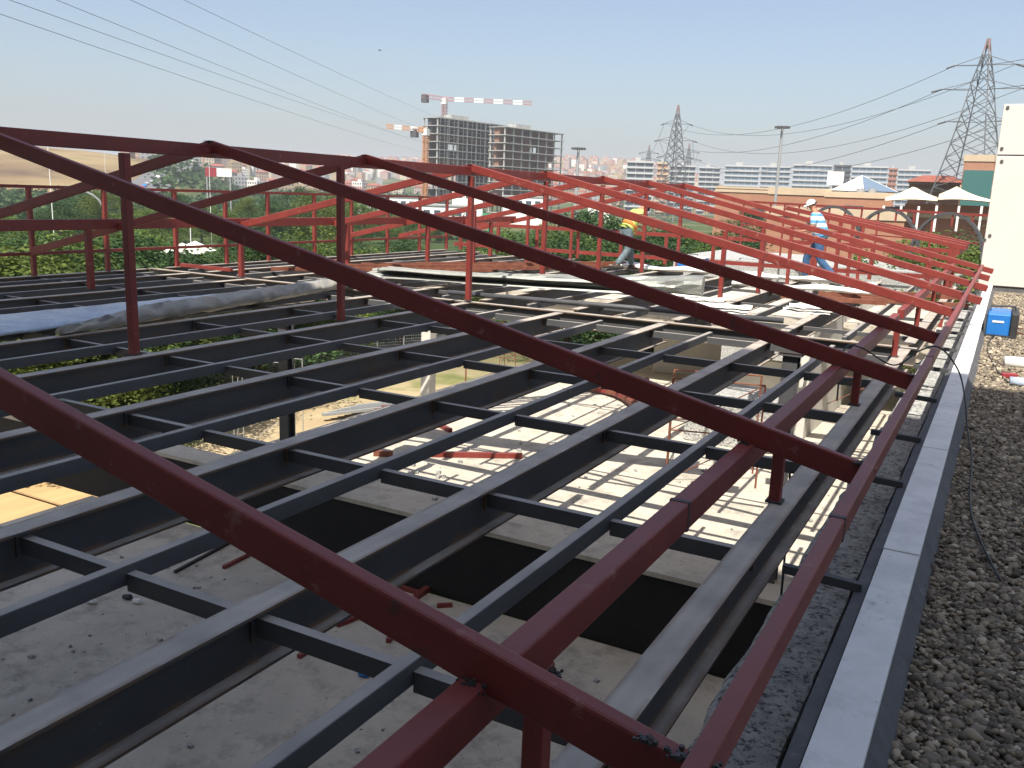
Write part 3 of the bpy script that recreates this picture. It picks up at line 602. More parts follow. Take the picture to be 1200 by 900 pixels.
for i in range(420):
    x, y = rr.uniform(-13, -.9), rr.uniform(.5, 9.6); q = rr.random() ** 2.5 * .035 + .008; c = V(x, y, ZN) + Vector((0, 0, q * .4)); a = rr.uniform(0, 3)
    P = [c + Vector((math.cos(a + k * 1.57) * q * rr.uniform(.7, 1.3), math.sin(a + k * 1.57) * q * rr.uniform(.7, 1.3), -q * .4)) for k in range(4)]
    mb.hexa(P + [p + Vector((rr.uniform(-.3, .3) * q, rr.uniform(-.3, .3) * q, q * .9)) for p in P])
for i in range(260):
    x, y = rr.uniform(-8.5, -.9), rr.uniform(10.6, 19); q = rr.random() ** 2.5 * .05 + .01; c = V(x, y, ZS) + Vector((0, 0, q * .4)); a = rr.uniform(0, 3)
    P = [c + Vector((math.cos(a + k * 1.57) * q, math.sin(a + k * 1.57) * q, -q * .4)) for k in range(4)]; mb.hexa(P + [p + Vector((0, 0, q * .9)) for p in P])
o = mb.obj('rubble', M['rconc']); o['kind'] = 'stuff'; tag(o, 'scattered crumbs of concrete and dirt on the floors', 'rubble')
# small stub post
p = atz(514, 628, ZS) * H; mb = MB(); mb.cbar(p, p + Vector((0, 0, .32)), .14, .14); tag(mb.obj('post_stub', M['red']), 'short red post stub standing on the slab edge', 'post')

# rebar bundles / rubble under the middle
def scaffold(px, py, z, wd, ht, label, m='rust', rot=0.0, lv=2):
    p = atz(px, py, z) * H; root = thing('scaffold_frame', label, 'scaffold', p, 'scaffold frames below the deck')
    c, s_ = math.cos(rot), math.sin(rot); P = lambda x, y, zz: p + Vector((x * c - y * s_, x * s_ + y * c, zz))
    for y in (0, .9):
        for x in (0, wd):
            mb = MB(); mb.tube([P(x, y, 0), P(x, y, ht)], .019, 6); mb.obj('upright', M[m], root)
        for k in range(1, lv + 1):
            mb = MB(); mb.tube([P(0, y, ht * k / lv), P(wd, y, ht * k / lv)], .014, 6); mb.obj('ledger', M[m], root)
    for k in range(lv):
        mb = MB(); mb.tube([P(0, 0, ht * k / lv), P(0, .9, ht * (k + 1) / lv)], .011, 5); mb.obj('brace', M[m], root)
        mb = MB(); mb.tube([P(0, 0, ht * k / lv), P(wd, 0, ht * (k + 1) / lv)], .011, 5); mb.obj('brace', M[m], root)
scaffold(780, 562, ZS, 1.6, 1.9, 'rusty scaffold frame standing on the sunlit slab by the white wall', rot=.3)
scaffold(930, 490, ZS, 1.8, 1.8, 'rusty scaffold frame under the joist left of the lower purlin', 'rust', rot=.5)
scaffold(545, 455, ZG, 2.6, 3.4, 'rusty scaffold tower on the ground beyond the white column', rot=.5, lv=2)
scaffold(275, 530, ZG, 2.4, 3.6, 'grey scaffold tower on the grass left of the dark column', 'pole', rot=.4, lv=2)
scaffold(585, 440, ZG, 2.2, 2.6, 'rusty scaffold tower farther right on the ground', rot=.2)
# white walls and boxes on the slab
def block(name, px, py, qx, qy, z, ht, th, m, label, cat='wall'):
    a, b = atz(px, py, z) * H, atz(qx, qy, z) * H; mb = MB(); mb.bar(a + Vector((0, 0, ht)), b + Vector((0, 0, ht)), th, ht - .01)
    return tag(mb.obj(name, M[m]), label, cat)
block('low_wall', 935, 515, 1018, 440, ZS, 2.6, .2, 'wwall', 'white low wall standing on the slab under the right beams')
block('low_wall', 862, 455, 960, 470, ZS, .9, .25, 'wwall', 'low white kerb wall crossing the sunlit slab')
block('low_wall', 765, 436, 842, 440, ZS, 2.4, .2, 'wwall', 'white wall under the rear deck left of the others')
mb = MB(); p = atz(800, 515, ZS) * H; mb.box(p.x, p.x + 1.9, p.y, p.y + 1.3, p.z, p.z + 1.1); tag(mb.obj('grey_pallet_crate', M['rconc'], bevel=.02), 'grey block shaped crate on the slab behind the rusty scaffold', 'crate')
# pile of red and galvanised steel on ground by column
p0 = atz(395, 500, ZG) * H
for i in range(6):
    a = atz(378 + 8 * i, 487 - 2 * i, ZG + .25) * H; b = a + Vector((2.6, 5.2, 0)); mb = MB(); mb.bar(a + Vector((0, 0, .1)), b + Vector((0, 0, .1)), .22, .12)
    tag(mb.obj('galvanised_channel', M['pole']), ('nearest left', 'second', 'third', 'fourth', 'fifth', 'last')[i] + ' grey channel of the bundle on the ground beside the red tubes', 'steel channel', 'grey channels bundled on the ground')
for i in range(7):
    a = atz(405 + 7 * i, 496 - 3 * i, ZG + .3) * H; b = a + Vector((2.2 + .2 * i, 5.2, 0)); mb = MB(); mb.bar(a + Vector((0, 0, .1)), b + Vector((0, 0, .1 + .12 * (i % 2))), .12, .12)
    tag(mb.obj('red_tube', M['red']), ('first', 'second', 'third', 'fourth', 'fifth', 'sixth', 'seventh')[i] + ' red tube of the heap on the ground beside the grey channels', 'steel tube', 'red tubes heaped on the ground')
for i in range(8):
    a = atz(672 + 7 * i, 455 + i, ZS + .05) * H; b = a + Vector((1.5, 1.6 - .5 * i, .1)); mb = MB(); mb.bar(a + Vector((0, 0, .1)), b + Vector((0, 0, .12)), .1, .1)
    tag(mb.obj('red_tube', M['rust' if i % 2 else 'red']), ('first', 'second', 'third', 'fourth', 'fifth', 'sixth', 'seventh', 'eighth')[i] + ' tube of the rubble heap at the far edge of the sunlit slab', 'steel tube', 'tubes heaped at the far slab edge')

# plywood formwork sheets on the ground below the left beams
ply = mat('plywood', (.46, .30, .14), .8, var=.12, scale=2, stretch=(1, .15, 1)); Z8 = ZG + .25
for i, (x0, x1, lb) in enumerate(((-33, -25.6, 'left'), (-25.4, -20.2, 'right'))):
    for j, (y0, y1, l2) in enumerate(((11.6, 14.35, 'nearer'), (14.5, 17.5, 'farther'))):
        mb = MB(); hbox(mb, x0, x1, y0, y1, Z8 - .05, Z8); tag(mb.obj('plywood_panel', ply), l2 + ' ' + lb + ' yellow plywood sheet on the ground below the left beams', 'plywood sheet', 'yellow plywood sheets on the ground')
def road():
    mb = MB(); A = [atz(-60, 470, ZG), atz(420, 420, ZG), atz(560, 400, ZG), atz(700, 380, ZG)]
    for a, b in zip(A, A[1:]):
        d = (b - a); n_ = Vector((-d.y, d.x, 0)).normalized() * 3.2; mb.add([a * H + Vector((0, 0, .01)), b * H + Vector((0, 0, .01)), (b + n_) * H + Vector((0, 0, .01)), (a + n_) * H + Vector((0, 0, .01))], [(0, 1, 2, 3)])
    struct(mb.obj('road', mat('dusty_road', (.40, .36, .30), .95, var=.15, scale=.4)))
road()
# site fence
sf = thing('site_fence', 'wire mesh site fence with grey posts on the ground beyond the decks', 'fence', atz(400, 430, ZG) * H)
A, B = atz(60, 452, ZG) * H, atz(560, 415, ZG) * H
for i in range(15):
    p = A.lerp(B, i / 14); mb = MB(); mb.tube([p, p + Vector((0, 0, 2.1))], .04, 6); mb.obj('post', M['pole'], sf)
mb = MB()
for k in range(12): mb.tube([A + Vector((0, 0, .1 + .17 * k)), B + Vector((0, 0, .1 + .17 * k))], .006, 4)
for k in range(160): p = A.lerp(B, k / 160); mb.tube([p + Vector((0, 0, .1)), p + Vector((0, 0, 2.0))], .005, 4)
mb.obj('mesh_panel', M['pole'], sf)

# ------------------------------------------------------------------ white clad block on the right
pb = thing('white_clad_block', 'tall cream white panel clad block rising from the gravel roof on the right', 'roof block', V(.8, 21, ZGR))
zs_, zt_ = 1.095, 2.063
for z0, z1 in ((ZGR + .10, zs_ - .012), (zs_ + .012, zt_)):
    mb = MB(); hbox(mb, -.42, 4, 20.5, 24, z0, z1); mb.obj('panel', M['wall'], pb, bevel=.01)
mb = MB(); hbox(mb, -.40, 3.98, 20.52, 23.9, zs_ - .012, zs_ + .012); mb.obj('joint', M['dgrey'], pb)
mb = MB(); hbox(mb, -.39, 3.98, 20.53, 23.9, ZGR - .05, ZGR + .10); mb.obj('plinth', M['flash'], pb)
for (px, py) in ((1181, 126), (1174, 174), (1174, 189), (1160, 276), (1154, 281)):
    p = aty(px, py, 20.5) * H; mb = MB(); mb.tube([p + Vector((0, .0, 0)), p + Vector((0, -.02, 0))], .035, 10); mb.obj('bolt_cap', M['dgrey'], pb)

# ------------------------------------------------------------------ tall building behind the photographer (casts the shade over the near half)
tb = thing('tall_building', 'plain tall rendered building standing behind the viewpoint', 'building', V(0, -5, ZG))
ey = lambda x: -3.0 - .069 * (x + 2.1)
mb = MB(); X0, X1, ZT = -15, 30, 18.2
P = [V(X0, -16, ZG), V(X1, -16, ZG), V(X1, ey(X1), ZG), V(X0, ey(X0), ZG)]; mb.hexa(P + [Vector((p.x, p.y, ZT * H)) for p in P]); mb.obj('wall', M['wwall'], tb)
for f_ in range(7):
    for i in range(10):
        x = X0 + 1.5 + i * 4.4; z = ZG + 2 + f_ * 3.6; mb = MB(); y = ey(x) + .01
        mb.add([V(x, y + .003, z), V(x + 1.6, ey(x + 1.6) + .013, z), V(x + 1.6, ey(x + 1.6) + .013, z + 1.7), V(x, y + .003, z + 1.7)], [(0, 1, 2, 3)]); mb.obj('window', M['glass'], tb)

# ------------------------------------------------------------------ trees
def tree_mesh(seed, crown_r, crown_h, nclump, nleaf, leaf):
    rnd = random.Random(seed); vs = []; fs = []
    for c in range(nclump):
        a = rnd.uniform(0, 2 * math.pi); z = rnd.uniform(-1, 1); rr = math.sqrt(max(0, 1 - z * z)) * rnd.uniform(.35, 1) * (1 + .25 * math.sin(3 * a + seed))
        cc = Vector((math.cos(a) * rr * crown_r, math.sin(a) * rr * crown_r, z * crown_h * .5 + crown_h * .12 * rnd.uniform(-1, 1))); cr = crown_r * rnd.uniform(.16, .32)
        for l in range(nleaf):
            d = Vector((rnd.gauss(0, 1), rnd.gauss(0, 1), rnd.gauss(0, .8))).normalized() * cr * rnd.uniform(.5, 1.05); p = cc + d
            n_ = (d + Vector((rnd.gauss(0, .5), rnd.gauss(0, .5), rnd.gauss(0, .5) + .3)) * cr).normalized(); u = n_.orthogonal().normalized(); v = n_.cross(u); s_ = leaf * rnd.uniform(.6, 1.4); t = rnd.uniform(0, 6.28)
            u, v = u * math.cos(t) + v * math.sin(t), v * math.cos(t) - u * math.sin(t); b = len(vs); vs += [p - u * s_, p - v * s_ * .6, p + u * s_, p + v * s_ * .6]; fs.append((b, b + 1, b + 2, b + 3))
    return vs, fs
TM = []
for i in range(6):
    vs, fs = tree_mesh(20 + i, 3.0, (5.2, 6.5, 4.5, 7.5, 5.5, 6)[i], 90, 240, .062)
    me = bpy.data.meshes.new('crown'); me.from_pydata([tuple(v) for v in vs], [], fs); me.materials.append(M[('leafA', 'leafB', 'leafC', 'leafB', 'leafA', 'leafC')[i]]); me.update(); TM.append(me)
def trunk_mesh():
    mb = MB(); mb.tube([(0, 0, 0), (.1, 0, 1.6), (-.05, .1, 3.2), (.1, .0, 4.6)], [.28, .2, .15, .06], 8)
    for k in range(6):
        a = k * 1.05; z = 2 + .35 * k; mb.tube([(0, 0, z), (math.cos(a) * .8, math.sin(a) * .8, z + .9), (math.cos(a) * 1.7, math.sin(a) * 1.7, z + 1.7)], [.09, .06, .02], 5)
    me = bpy.data.meshes.new('trunk'); me.from_pydata([tuple(v) for v in mb.v], [], mb.f); me.materials.append(M['trunk']); me.update(); return me
TRM = trunk_mesh()
KIND = ('bushy mid green', 'dense dark green', 'loose yellow green', 'tall narrow dark green', 'broad mid green', 'pale yellow green')
def tree(px, r, toppy, kind, label, group, base=None, wide=1.0):
    d = atr(px, toppy, r); gz = base if base is not None else ground(d.x, d.y); ht = max(3, d.z - gz)
    s_ = ht / 8.2; root = thing('leafy_tree', label, 'tree', (d.x, d.y, gz), group)
    c = bpy.data.objects.new('crown', TM[kind]); COL.objects.link(c); c.parent = root; c.location = (0, 0, ht * .56); c.scale = (s_ * wide * 1.15, s_ * wide * 1.15, s_ * 1.15 * (.62 if kind == 3 else .8)); c.rotation_euler = (0, 0, px * .7)
    t = bpy.data.objects.new('trunk', TRM); COL.objects.link(t); t.parent = root; t.scale = (s_, s_, s_ * 1.0); t.rotation_euler = (0, 0, px)
ORD = ['first', 'second', 'third', 'fourth', 'fifth', 'sixth', 'seventh', 'eighth', 'ninth', 'tenth', 'eleventh', 'twelfth', 'thirteenth', 'fourteenth', 'fifteenth', 'sixteenth', 'seventeenth', 'eighteenth', 'nineteenth', 'twentieth', 'twenty first', 'twenty second', 'twenty third', 'twenty fourth', 'twenty fifth', 'twenty sixth', 'twenty seventh', 'twenty eighth', 'twenty ninth', 'thirtieth', 'thirty first', 'thirty second', 'thirty third', 'thirty fourth']
row = [(-40, 38, 268), (-8, 34, 262), (22, 40, 278), (48, 44, 262), (75, 36, 284), (102, 46, 268), (138, 38, 276), (168, 48, 262), (192, 40, 292), (262, 60, 300), (288, 50, 288), (305, 44, 272), (332, 52, 282), (362, 48, 268), (386, 60, 276), (418, 56, 284), (446, 62, 290), (470, 58, 282), (500, 70, 286), (528, 60, 292), (556, 66, 285), (600, 62, 262), (634, 70, 282), (672, 60, 262), (705, 52, 246), (735, 60, 262), (775, 58, 268), (805, 64, 262), (835, 70, 266), (868, 60, 272)]
for i, (px, r, ty) in enumerate(row):
    k = (0, 2, 1, 4, 5, 0, 1, 4, 1)[i % 9]
    tree(px, r, ty, k, KIND[k] + ' tree, ' + ORD[i] + ' from the left in the near row behind the decks', 'trees in the near row behind the decks', wide=1.35)
row2 = [(-30, 120, 228), (8, 110, 236), (40, 95, 240), (70, 130, 222), (95, 150, 208), (128, 140, 205), (150, 110, 232), (182, 120, 228), (206, 160, 214), (235, 150, 222), (262, 130, 232), (292, 170, 214), (320, 120, 226), (345, 150, 204), (372, 120, 212), (395, 160, 210), (424, 140, 222), (452, 170, 226), (478, 150, 232), (505, 180, 238), (640, 140, 246), (690, 150, 240)]
row2 = [(a, b, c + 12) for a, b, c in row2]
for i, (px, r, ty) in enumerate(row2):
    k = (4, 0, 2, 1, 3, 5, 0, 4, 1)[i % 9]
    tree(px, r, ty, k, KIND[k] + ' tree, ' + ORD[i] + ' from the left in the farther row towards the hill', 'trees in the farther row towards the hill', wide=1.25)
for i, (px, r, ty, k) in enumerate(((1090, 48, 272, 2), (1108, 44, 264, 0), (1130, 42, 268, 2), (1150, 50, 276, 1), (905, 60, 300, 1), (860, 55, 296, 1), (820, 60, 282, 0), (885, 130, 245, 1))):
    tree(px, r, ty, k, ORD[i] + ' ' + KIND[k] + ' tree of those near the arched railing and brick hall', 'trees near the arched railing', wide=1.2)
# low scrub and the distant woods, which nobody could count
def scatter(name, n, pxr, rr, size, m, label, seed, zoff=0, leaf=.8, nl=30):
    rnd = random.Random(seed); mb = MB()
    for i in range(n):
        px = rnd.uniform(*pxr); r = math.sqrt(rnd.uniform(rr[0] ** 2, rr[1] ** 2)); d = atr(px, horizon(px), r)
        if noise.noise(Vector((d.x, d.y, seed)) * .012) < -.08: continue
        z = ground(d.x, d.y)
        for k in range(nl):
            s_ = leaf * rnd.uniform(.6, 1.3); q = Vector((d.x + rnd.gauss(0, size * .55), d.y + rnd.gauss(0, size * .55), z + abs(rnd.gauss(0, size * .45)) + zoff)); a = rnd.uniform(0, 3.14); t = rnd.uniform(-.8, .8)
            u = Vector((math.cos(a), math.sin(a), 0)) * s_; v = Vector((-math.sin(a) * math.sin(t), math.cos(a) * math.sin(t), math.cos(t))) * s_ * .8
            mb.add([q - u, q - v * .6, q + u, q + v], [(0, 1, 2, 3)])
    o = mb.obj(name, M[m]); o['kind'] = 'stuff'; tag(o, label, 'woodland')
scatter('woodland', 1300, (-60, 560), (170, 420), 3.2, 'leafB', 'dark green belt of woodland below the city hill', 1, leaf=.7)
scatter('woodland', 900, (180, 520), (420, 900), 5.0, 'leafB', 'blue green wooded slope under the hillside houses', 2, leaf=1.6, nl=16)
scatter('scrub', 700, (-60, 520), (60, 170), 1.6, 'leafC', 'low yellow green scrub between the rows of trees', 3, leaf=.22, nl=70)
scatter('scrub', 900, (560, 1150), (58, 200), 1.8, 'leafB', 'dark green bushes behind the right part of the roof frame', 4, leaf=.25, nl=60)

# ------------------------------------------------------------------ far city on the hill
HC = [('cream', (.46, .39, .30)), ('white', (.60, .58, .54)), ('grey', (.28, .28, .28)), ('peach', (.38, .26, .19)), ('ochre', (.34, .25, .14)), ('pink', (.34, .25, .22))]
HM = []
for nme, c in HC:
    for v in range(2):
        mb = MB(); wd, dp, ht = (11, 10, 12) if v else (14, 10, 9); mb.box(-wd / 2, wd / 2, -dp / 2, dp / 2, -6, ht, 0)
        fl = 4 if v else 3
        for f_ in range(fl):
            for i in range(4):
                for (ax, sgn) in (('y', -1), ('y', 1), ('x', -1), ('x', 1)):
                    z = 1.0 + f_ * 2.8; t = -3.9 + i * 2.6; h_ = wd if ax == 'y' else dp; t *= h_ / 11
                    if ax == 'y': y = sgn * (dp / 2 + .03); mb.add([(t - .6, y, z), (t + .6, y, z), (t + .6, y, z + 1.3), (t - .6, y, z + 1.3)], [(0, 1, 2, 3)], 1)
                    else: x = sgn * (wd / 2 + .03); mb.add([(x, t - .6, z), (x, t + .6, z), (x, t + .6, z + 1.3), (x, t - .6, z + 1.3)], [(0, 1, 2, 3)], 1)
        if v == 0 or nme in ('cream', 'peach'):
            mb.add([(-wd / 2 - .5, -dp / 2 - .5, ht), (wd / 2 + .5, -dp / 2 - .5, ht), (wd / 2 + .5, dp / 2 + .5, ht), (-wd / 2 - .5, dp / 2 + .5, ht), (-wd / 4, 0, ht + 2.2), (wd / 4, 0, ht + 2.2)], [(0, 1, 5, 4), (1, 2, 5), (2, 3, 4, 5), (3, 0, 4), (3, 2, 1, 0)], 2)
        else: mb.box(-1.5, 1.5, -1.5, 1.5, ht, ht + 2.2, 0)
        me = bpy.data.meshes.new('house'); me.from_pydata([tuple(p) for p in mb.v], [], mb.f)
        for m_ in (mat('plaster_' + nme, c, .9, var=.06, scale=.2), M['glass'], M['roofred']): me.materials.append(m_)
        me.polygons.foreach_set('material_index', mb.m); me.update(); HM.append((nme, v, me))
rnd = random.Random(11); cnt = 0
spots = []
while len(spots) < 2300:
    px = rnd.uniform(150, 860); r = 700 + 1850 * rnd.random() ** .8; d = atr(px, horizon(px), r)
    if px < 500 and r < 1150 and px > 245 and noise.noise(Vector((d.x, d.y, 9)) * .006) < .12: continue
    spots.append((r, px, d))
spots.sort()
far = [MB() for _ in HC]
zone = lambda px: 'above the valley' if px < 350 else 'left of the cranes' if px < 480 else 'behind the cranes' if px < 665 else 'behind the pylons'
nearw = lambda r: 'low on' if r < 1000 else 'midway up' if r < 1180 else 'high on'
for i, (r, px, d) in enumerate(spots):
    nme, v, me = rnd.choice(HM); z = ground(d.x, d.y); a = rnd.uniform(0, 3.14); s_ = rnd.uniform(.65, 1.15)
    if i < 270:
        o = bpy.data.objects.new('hillside_house', me); COL.objects.link(o); o.location = (d.x, d.y, z); o.rotation_euler = (0, 0, a); o.scale = (s_, s_, s_)
        roofed = (v == 0 or nme in ('cream', 'peach'))
        tag(o, '%s %s house %s the hill %s' % (nme, 'tile roofed' if roofed else 'flat roofed', nearw(r), zone(px)), 'house', 'houses on the city hill')
    else:
        k = [h[0] for h in HC].index(nme); c, s2 = math.cos(a), math.sin(a); wd, dp, ht = 6 * s_, 5 * s_, rnd.uniform(8, 16)
        P = [Vector((d.x + x * c - y * s2, d.y + x * s2 + y * c, z - 8)) for x, y in ((-wd, -dp), (wd, -dp), (wd, dp), (-wd, dp))]
        far[k].hexa(P + [p + Vector((0, 0, 8 + ht)) for p in P], 1 if rnd.random() < .0 else 0)
        if rnd.random() < .45:
            Q = [p + Vector((0, 0, 8.05 + ht)) for p in P]; top = sum(Q, Vector()) / 4 + Vector((0, 0, 2.5)); far[k].add(Q + [top], [(0, 1, 4), (1, 2, 4), (2, 3, 4), (3, 0, 4)], 1)
byl = {}
for o_ in [q for q in COL.objects if q.name.startswith('hillside_house')]: byl.setdefault(o_['label'], []).append(o_)
for lb_, os_ in byl.items():
    if len(os_) > 1:
        os_.sort(key=lambda q: colpx(q.location.x, q.location.y))
        for i_, q in enumerate(os_): q['label'] = lb_ + ', %s from left' % (ORD[i_])
allf = MB()
mats = []
for k, f_ in enumerate(far):
    n = len(allf.v); allf.v += f_.v; allf.f += [tuple(i + n for i in q) for q in f_.f]; allf.m += [2 * k + q for q in f_.m]; mats += [HM[2 * k][2].materials[0], M['roofred']]
o = allf.obj('distant_houses', mats); o['kind'] = 'stuff'; tag(o, 'mass of pale distant houses covering the top of the city hill', 'houses')

# ------------------------------------------------------------------ large background buildings
def facade_frame(px0, r0, vpx, px1):        # plan line starting at column px0, range r0, heading for column vpx, ending at column px1
    A = atr(px0, horizon(px0), r0); A.z = 0; mid = ray((px0 + px1) / 2, 240); d = ray(vpx, horizon(vpx)) if vpx is not None else Vector((mid.y, -mid.x, 0)); d.z = 0; d.normalize(); e = ray(px1, horizon(px1)); e.z = 0; e.normalize()
    det = d.x * -e.y + e.x * d.y; t = (-A.x * -e.y - (-A.y) * -e.x * 1.0) / det if det else 0
    # solve A + t d = s e
    a11, a12, a21, a22 = d.x, -e.x, d.y, -e.y; D = a11 * a22 - a12 * a21; t = (-A.x * a22 + A.y * a12) / D
    n_ = Vector((-d.y, d.x, 0)); n_ = n_ if n_.dot(A) > 0 else -n_
    return A, d, t, n_
def ztop(px, py, P):                        # height (m) seen at row py over plan point P
    r = math.hypot(P.x, P.y); q = ray(px, py); return q.z * r / math.hypot(q.x, q.y)
def bbox_(mb, A, d, n_, t0, t1, n0, n1, z0, z1, mi=0):
    P = [A + d * t + n_ * n2 for t, n2 in ((t0, n0), (t1, n0), (t1, n1), (t0, n1))]
    P = [Vector((p.x, p.y, z0)) for p in P]; mb.hexa(P + [Vector((p.x, p.y, z1)) for p in P], mi)
def frame_building(px0, px1, topy, r0, label, step=False):
    A, d, L, n_ = facade_frame(px0, r0, 1440, px1); zt = ztop(px0, topy, A); root = thing('unfinished_building', label, 'building', (A.x, A.y, GM), 'concrete frame buildings under construction')
    fh = 3.75; nf = int((zt - GM) / fh); D = 10
    for i in range(nf + 1):
        z = zt - i * fh; mb = MB(); tl = L if not (step and i < 3) else L
        bbox_(mb, A, d, n_, -.8, tl + .8, -.8, D, z - .35, z, 0); mb.obj('floor_slab', M['cgrey'], root)
    mb = MB(); nb = max(3, int(L / 6.5))
    for i in range(nb + 1):
        t = L * i / nb
        for n2 in (0, D - 1): bbox_(mb, A, d, n_, t - .3, t + .3, n2, n2 + .6, GM, zt - .36, 0)
    mb.obj('columns', M['cgrey'], root)
    rn = random.Random(px0)
    for i in range(1, nf):
        z = zt - i * fh
        for b in range(nb):
            mb = MB(); q = rn.random(); lim = .35 if (i < 6 and step is False and b < nb * .55) else .85
            if q < .93: bbox_(mb, A, d, n_, L * b / nb + .32, L * (b + 1) / nb - .32, 4 + 2.5 * rn.random(), 7.2, z + .01, z + fh - .36, 0)
            if mb.v: mb.obj('infill_wall', M['brownwall' if (step or i % 3 == 0) else 'dgrey'], root)
    mb = MB(); bbox_(mb, A, d, n_, L * .25, L * .5, 3, 8, zt, zt + 2.2); mb.obj('stair_head', M['cgrey'], root)
    for t in range(0, int(L), 5):
        mb = MB(); bbox_(mb, A, d, n_, t, t + .15, 0, .15, zt, zt + 1.5); mb.obj('starter_bar', M['cgrey'], root)
    return A, d, L, n_, zt, root
FB = frame_building(512, 588, 137, 450, 'bare concrete frame building with grey scaffolding, left and taller of the two', False)
FB2 = frame_building(590, 656, 148, 452, 'bare concrete frame building with brown block infill, right of the two', True)
A, d, L, n_, zt, root = FB
mb = MB()
for i in range(16):
    t = L * i / 15; bbox_(mb, A, d, n_, t, t + .12, -1.4, -1.28, GM, zt + .5)
for k in range(22): bbox_(mb, A, d, n_, 0, L, -1.42, -1.34, zt - k * 1.9, zt - k * 1.9 + .1)
mb.obj('scaffolding', M['pole'], root)

def lattice(mb, a, b, wd, n, r, mi=0, up=(0, 0, 1)):
    a, b = Vector(a), Vector(b); dd = (b - a).normalized(); u = Vector(up)
    if abs(dd.dot(u)) > .9: u = Vector((1, 0, 0))
    s1 = dd.cross(u).normalized() * wd / 2; s2 = s1.cross(dd).normalized() * wd / 2; C = [s1 + s2, s1 - s2, -s1 - s2, -s1 + s2]
    for c in C: mb.cbar(a + c, b + c, r, r, mi)
    for i in range(n):
        p, q = a.lerp(b, i / n), a.lerp(b, (i + 1) / n)
        for k in range(4): mb.cbar(p + C[k], q + C[(k + 1) % 4], r * .7, r * .7, mi)
def crane(mx, top, r, x0, x1, yj0, yj1, m1, label, bands):
    base = atr(mx, top, r); T = Vector((base.x, base.y, base.z)); root = thing('tower_crane', label, 'crane', (T.x, T.y, GM), 'tower cranes')
    mb = MB(); lattice(mb, (T.x, T.y, GM), T, 1.9, 34, .32); mb.obj('mast', M[m1], root)
    q = atr(x1, yj1, r * 1.0); J = Vector((q.x, q.y, q.z)); p = atr(x0, yj0, r); K_ = Vector((p.x, p.y, p.z))
    for i in range(bands):
        mb = MB(); lattice(mb, T.lerp(J, i / bands), T.lerp(J, (i + .96) / bands), 1.7, 4, .28); mb.obj('jib_section', M[m1 if i % 2 == 0 else 'white'], root)
    mb = MB(); lattice(mb, T, K_, 1.7, 5, .3); mb.obj('counter_jib', M[m1], root)
    c = K_.lerp(T, .12); mb = MB(); mb.box(c.x - 1.6, c.x + 1.6, c.y - 1.2, c.y + 1.2, c.z - 3.2, c.z + .6); mb.obj('counterweight', M['dgrey'], root)
    mb = MB(); mb.box(T.x - 1.3, T.x + 1.3, T.y - 1.3, T.y + 1.3, T.z - 2.6, T.z + .4); mb.obj('cab', M['white'], root)
    return root
crane(521, 116, 475, 495, 624, 112, 121, 'cranep', 'pink and white tower crane rising above the concrete frame building', 9)
crane(499, 152, 440, 484, 452, 153, 148, 'craneo', 'pale orange tower crane left of the concrete frame building', 5)

def slabblock(px0, px1, topy, r0, label, kind='band', vpx=None, basez=GM, depth=22, fh=3.5, m_wall='bglass', m_band='band', group='modern office blocks on the skyline'):
    A, d, L, n_ = facade_frame(px0, r0, vpx, px1); zt = ztop(px0, topy, A); root = thing('office_block', label, 'building', (A.x, A.y, basez), group)
    mb = MB(); bbox_(mb, A, d, n_, 0, L, 0, depth, basez, zt - .6); mb.obj('wall', M[m_wall], root)
    n = int((zt - basez) / fh)
    for i in range(n + 1):
        z = zt - i * fh; mb = MB(); bbox_(mb, A, d, n_, -.5, L + .5, -.9, depth + .5, z - 1.15, z); mb.obj('floor_band', M[m_band], root)
    mb = MB()
    for i in range(max(2, int(L / 4)) + 1): t = L * i / max(2, int(L / 4)); bbox_(mb, A, d, n_, t - .2, t + .2, -.5, -.05, basez, zt - 1.2)
    mb.obj('mullions', M['pole'], root)
    mb = MB(); bbox_(mb, A, d, n_, L * .3, L * .5, 5, 12, zt, zt + 2.4); mb.obj('roof_plant', M['cgrey'], root)
    return A, d, L, n_, zt
slabblock(733, 763, 188, 560, 'slim white tower with dark glass bands above the ridge', m_wall='glass', fh=3.3)
slabblock(768, 780, 190, 620, 'narrow beige tower right of the slim white tower', m_wall='brick', m_band='cream')
slabblock(783, 812, 193, 640, 'grey banded office block behind the far pylon', m_wall='glass')
slabblock(817, 841, 195, 700, 'white banded office block with open floors', m_wall='glass')
slabblock(847, 886, 193, 690, 'long blue glass office block, left part behind the light mast')
slabblock(889, 922, 194, 700, 'blue glass office block at the light mast')
slabblock(926, 970, 192, 680, 'wide blue glass office block right of the light mast')
slabblock(973, 992, 193, 700, 'dark grey office block behind the white billboard', m_wall='glass', m_band='dgrey')
slabblock(994, 1035, 194, 690, 'blue grey office block behind the glass pyramid')
slabblock(1037, 1046, 197, 690, 'narrow brown office tower on the skyline', m_wall='brickd', m_band='brickd')
slabblock(1048, 1085, 198, 720, 'blue glass office block at the right end of the skyline')
p = atr(979, 217, 400); q = atr(979, 201, 400); bl = thing('billboard', 'plain white billboard panel before the office blocks', 'billboard', (p.x, p.y, GM))
n2 = Vector((-p.y, p.x, 0)).normalized(); mb = MB(); mb.cbar((p + q) / 2 - n2 * 3.2, (p + q) / 2 + n2 * 3.2, .4, (q - p).z); mb.obj('panel', M['white'], bl)
for s_ in (-2, 2): mb = MB(); b = p + n2 * s_; mb.tube([(b.x, b.y, GM), (b.x, b.y, p.z)], .3, 8); mb.obj('leg', M['pole'], bl)

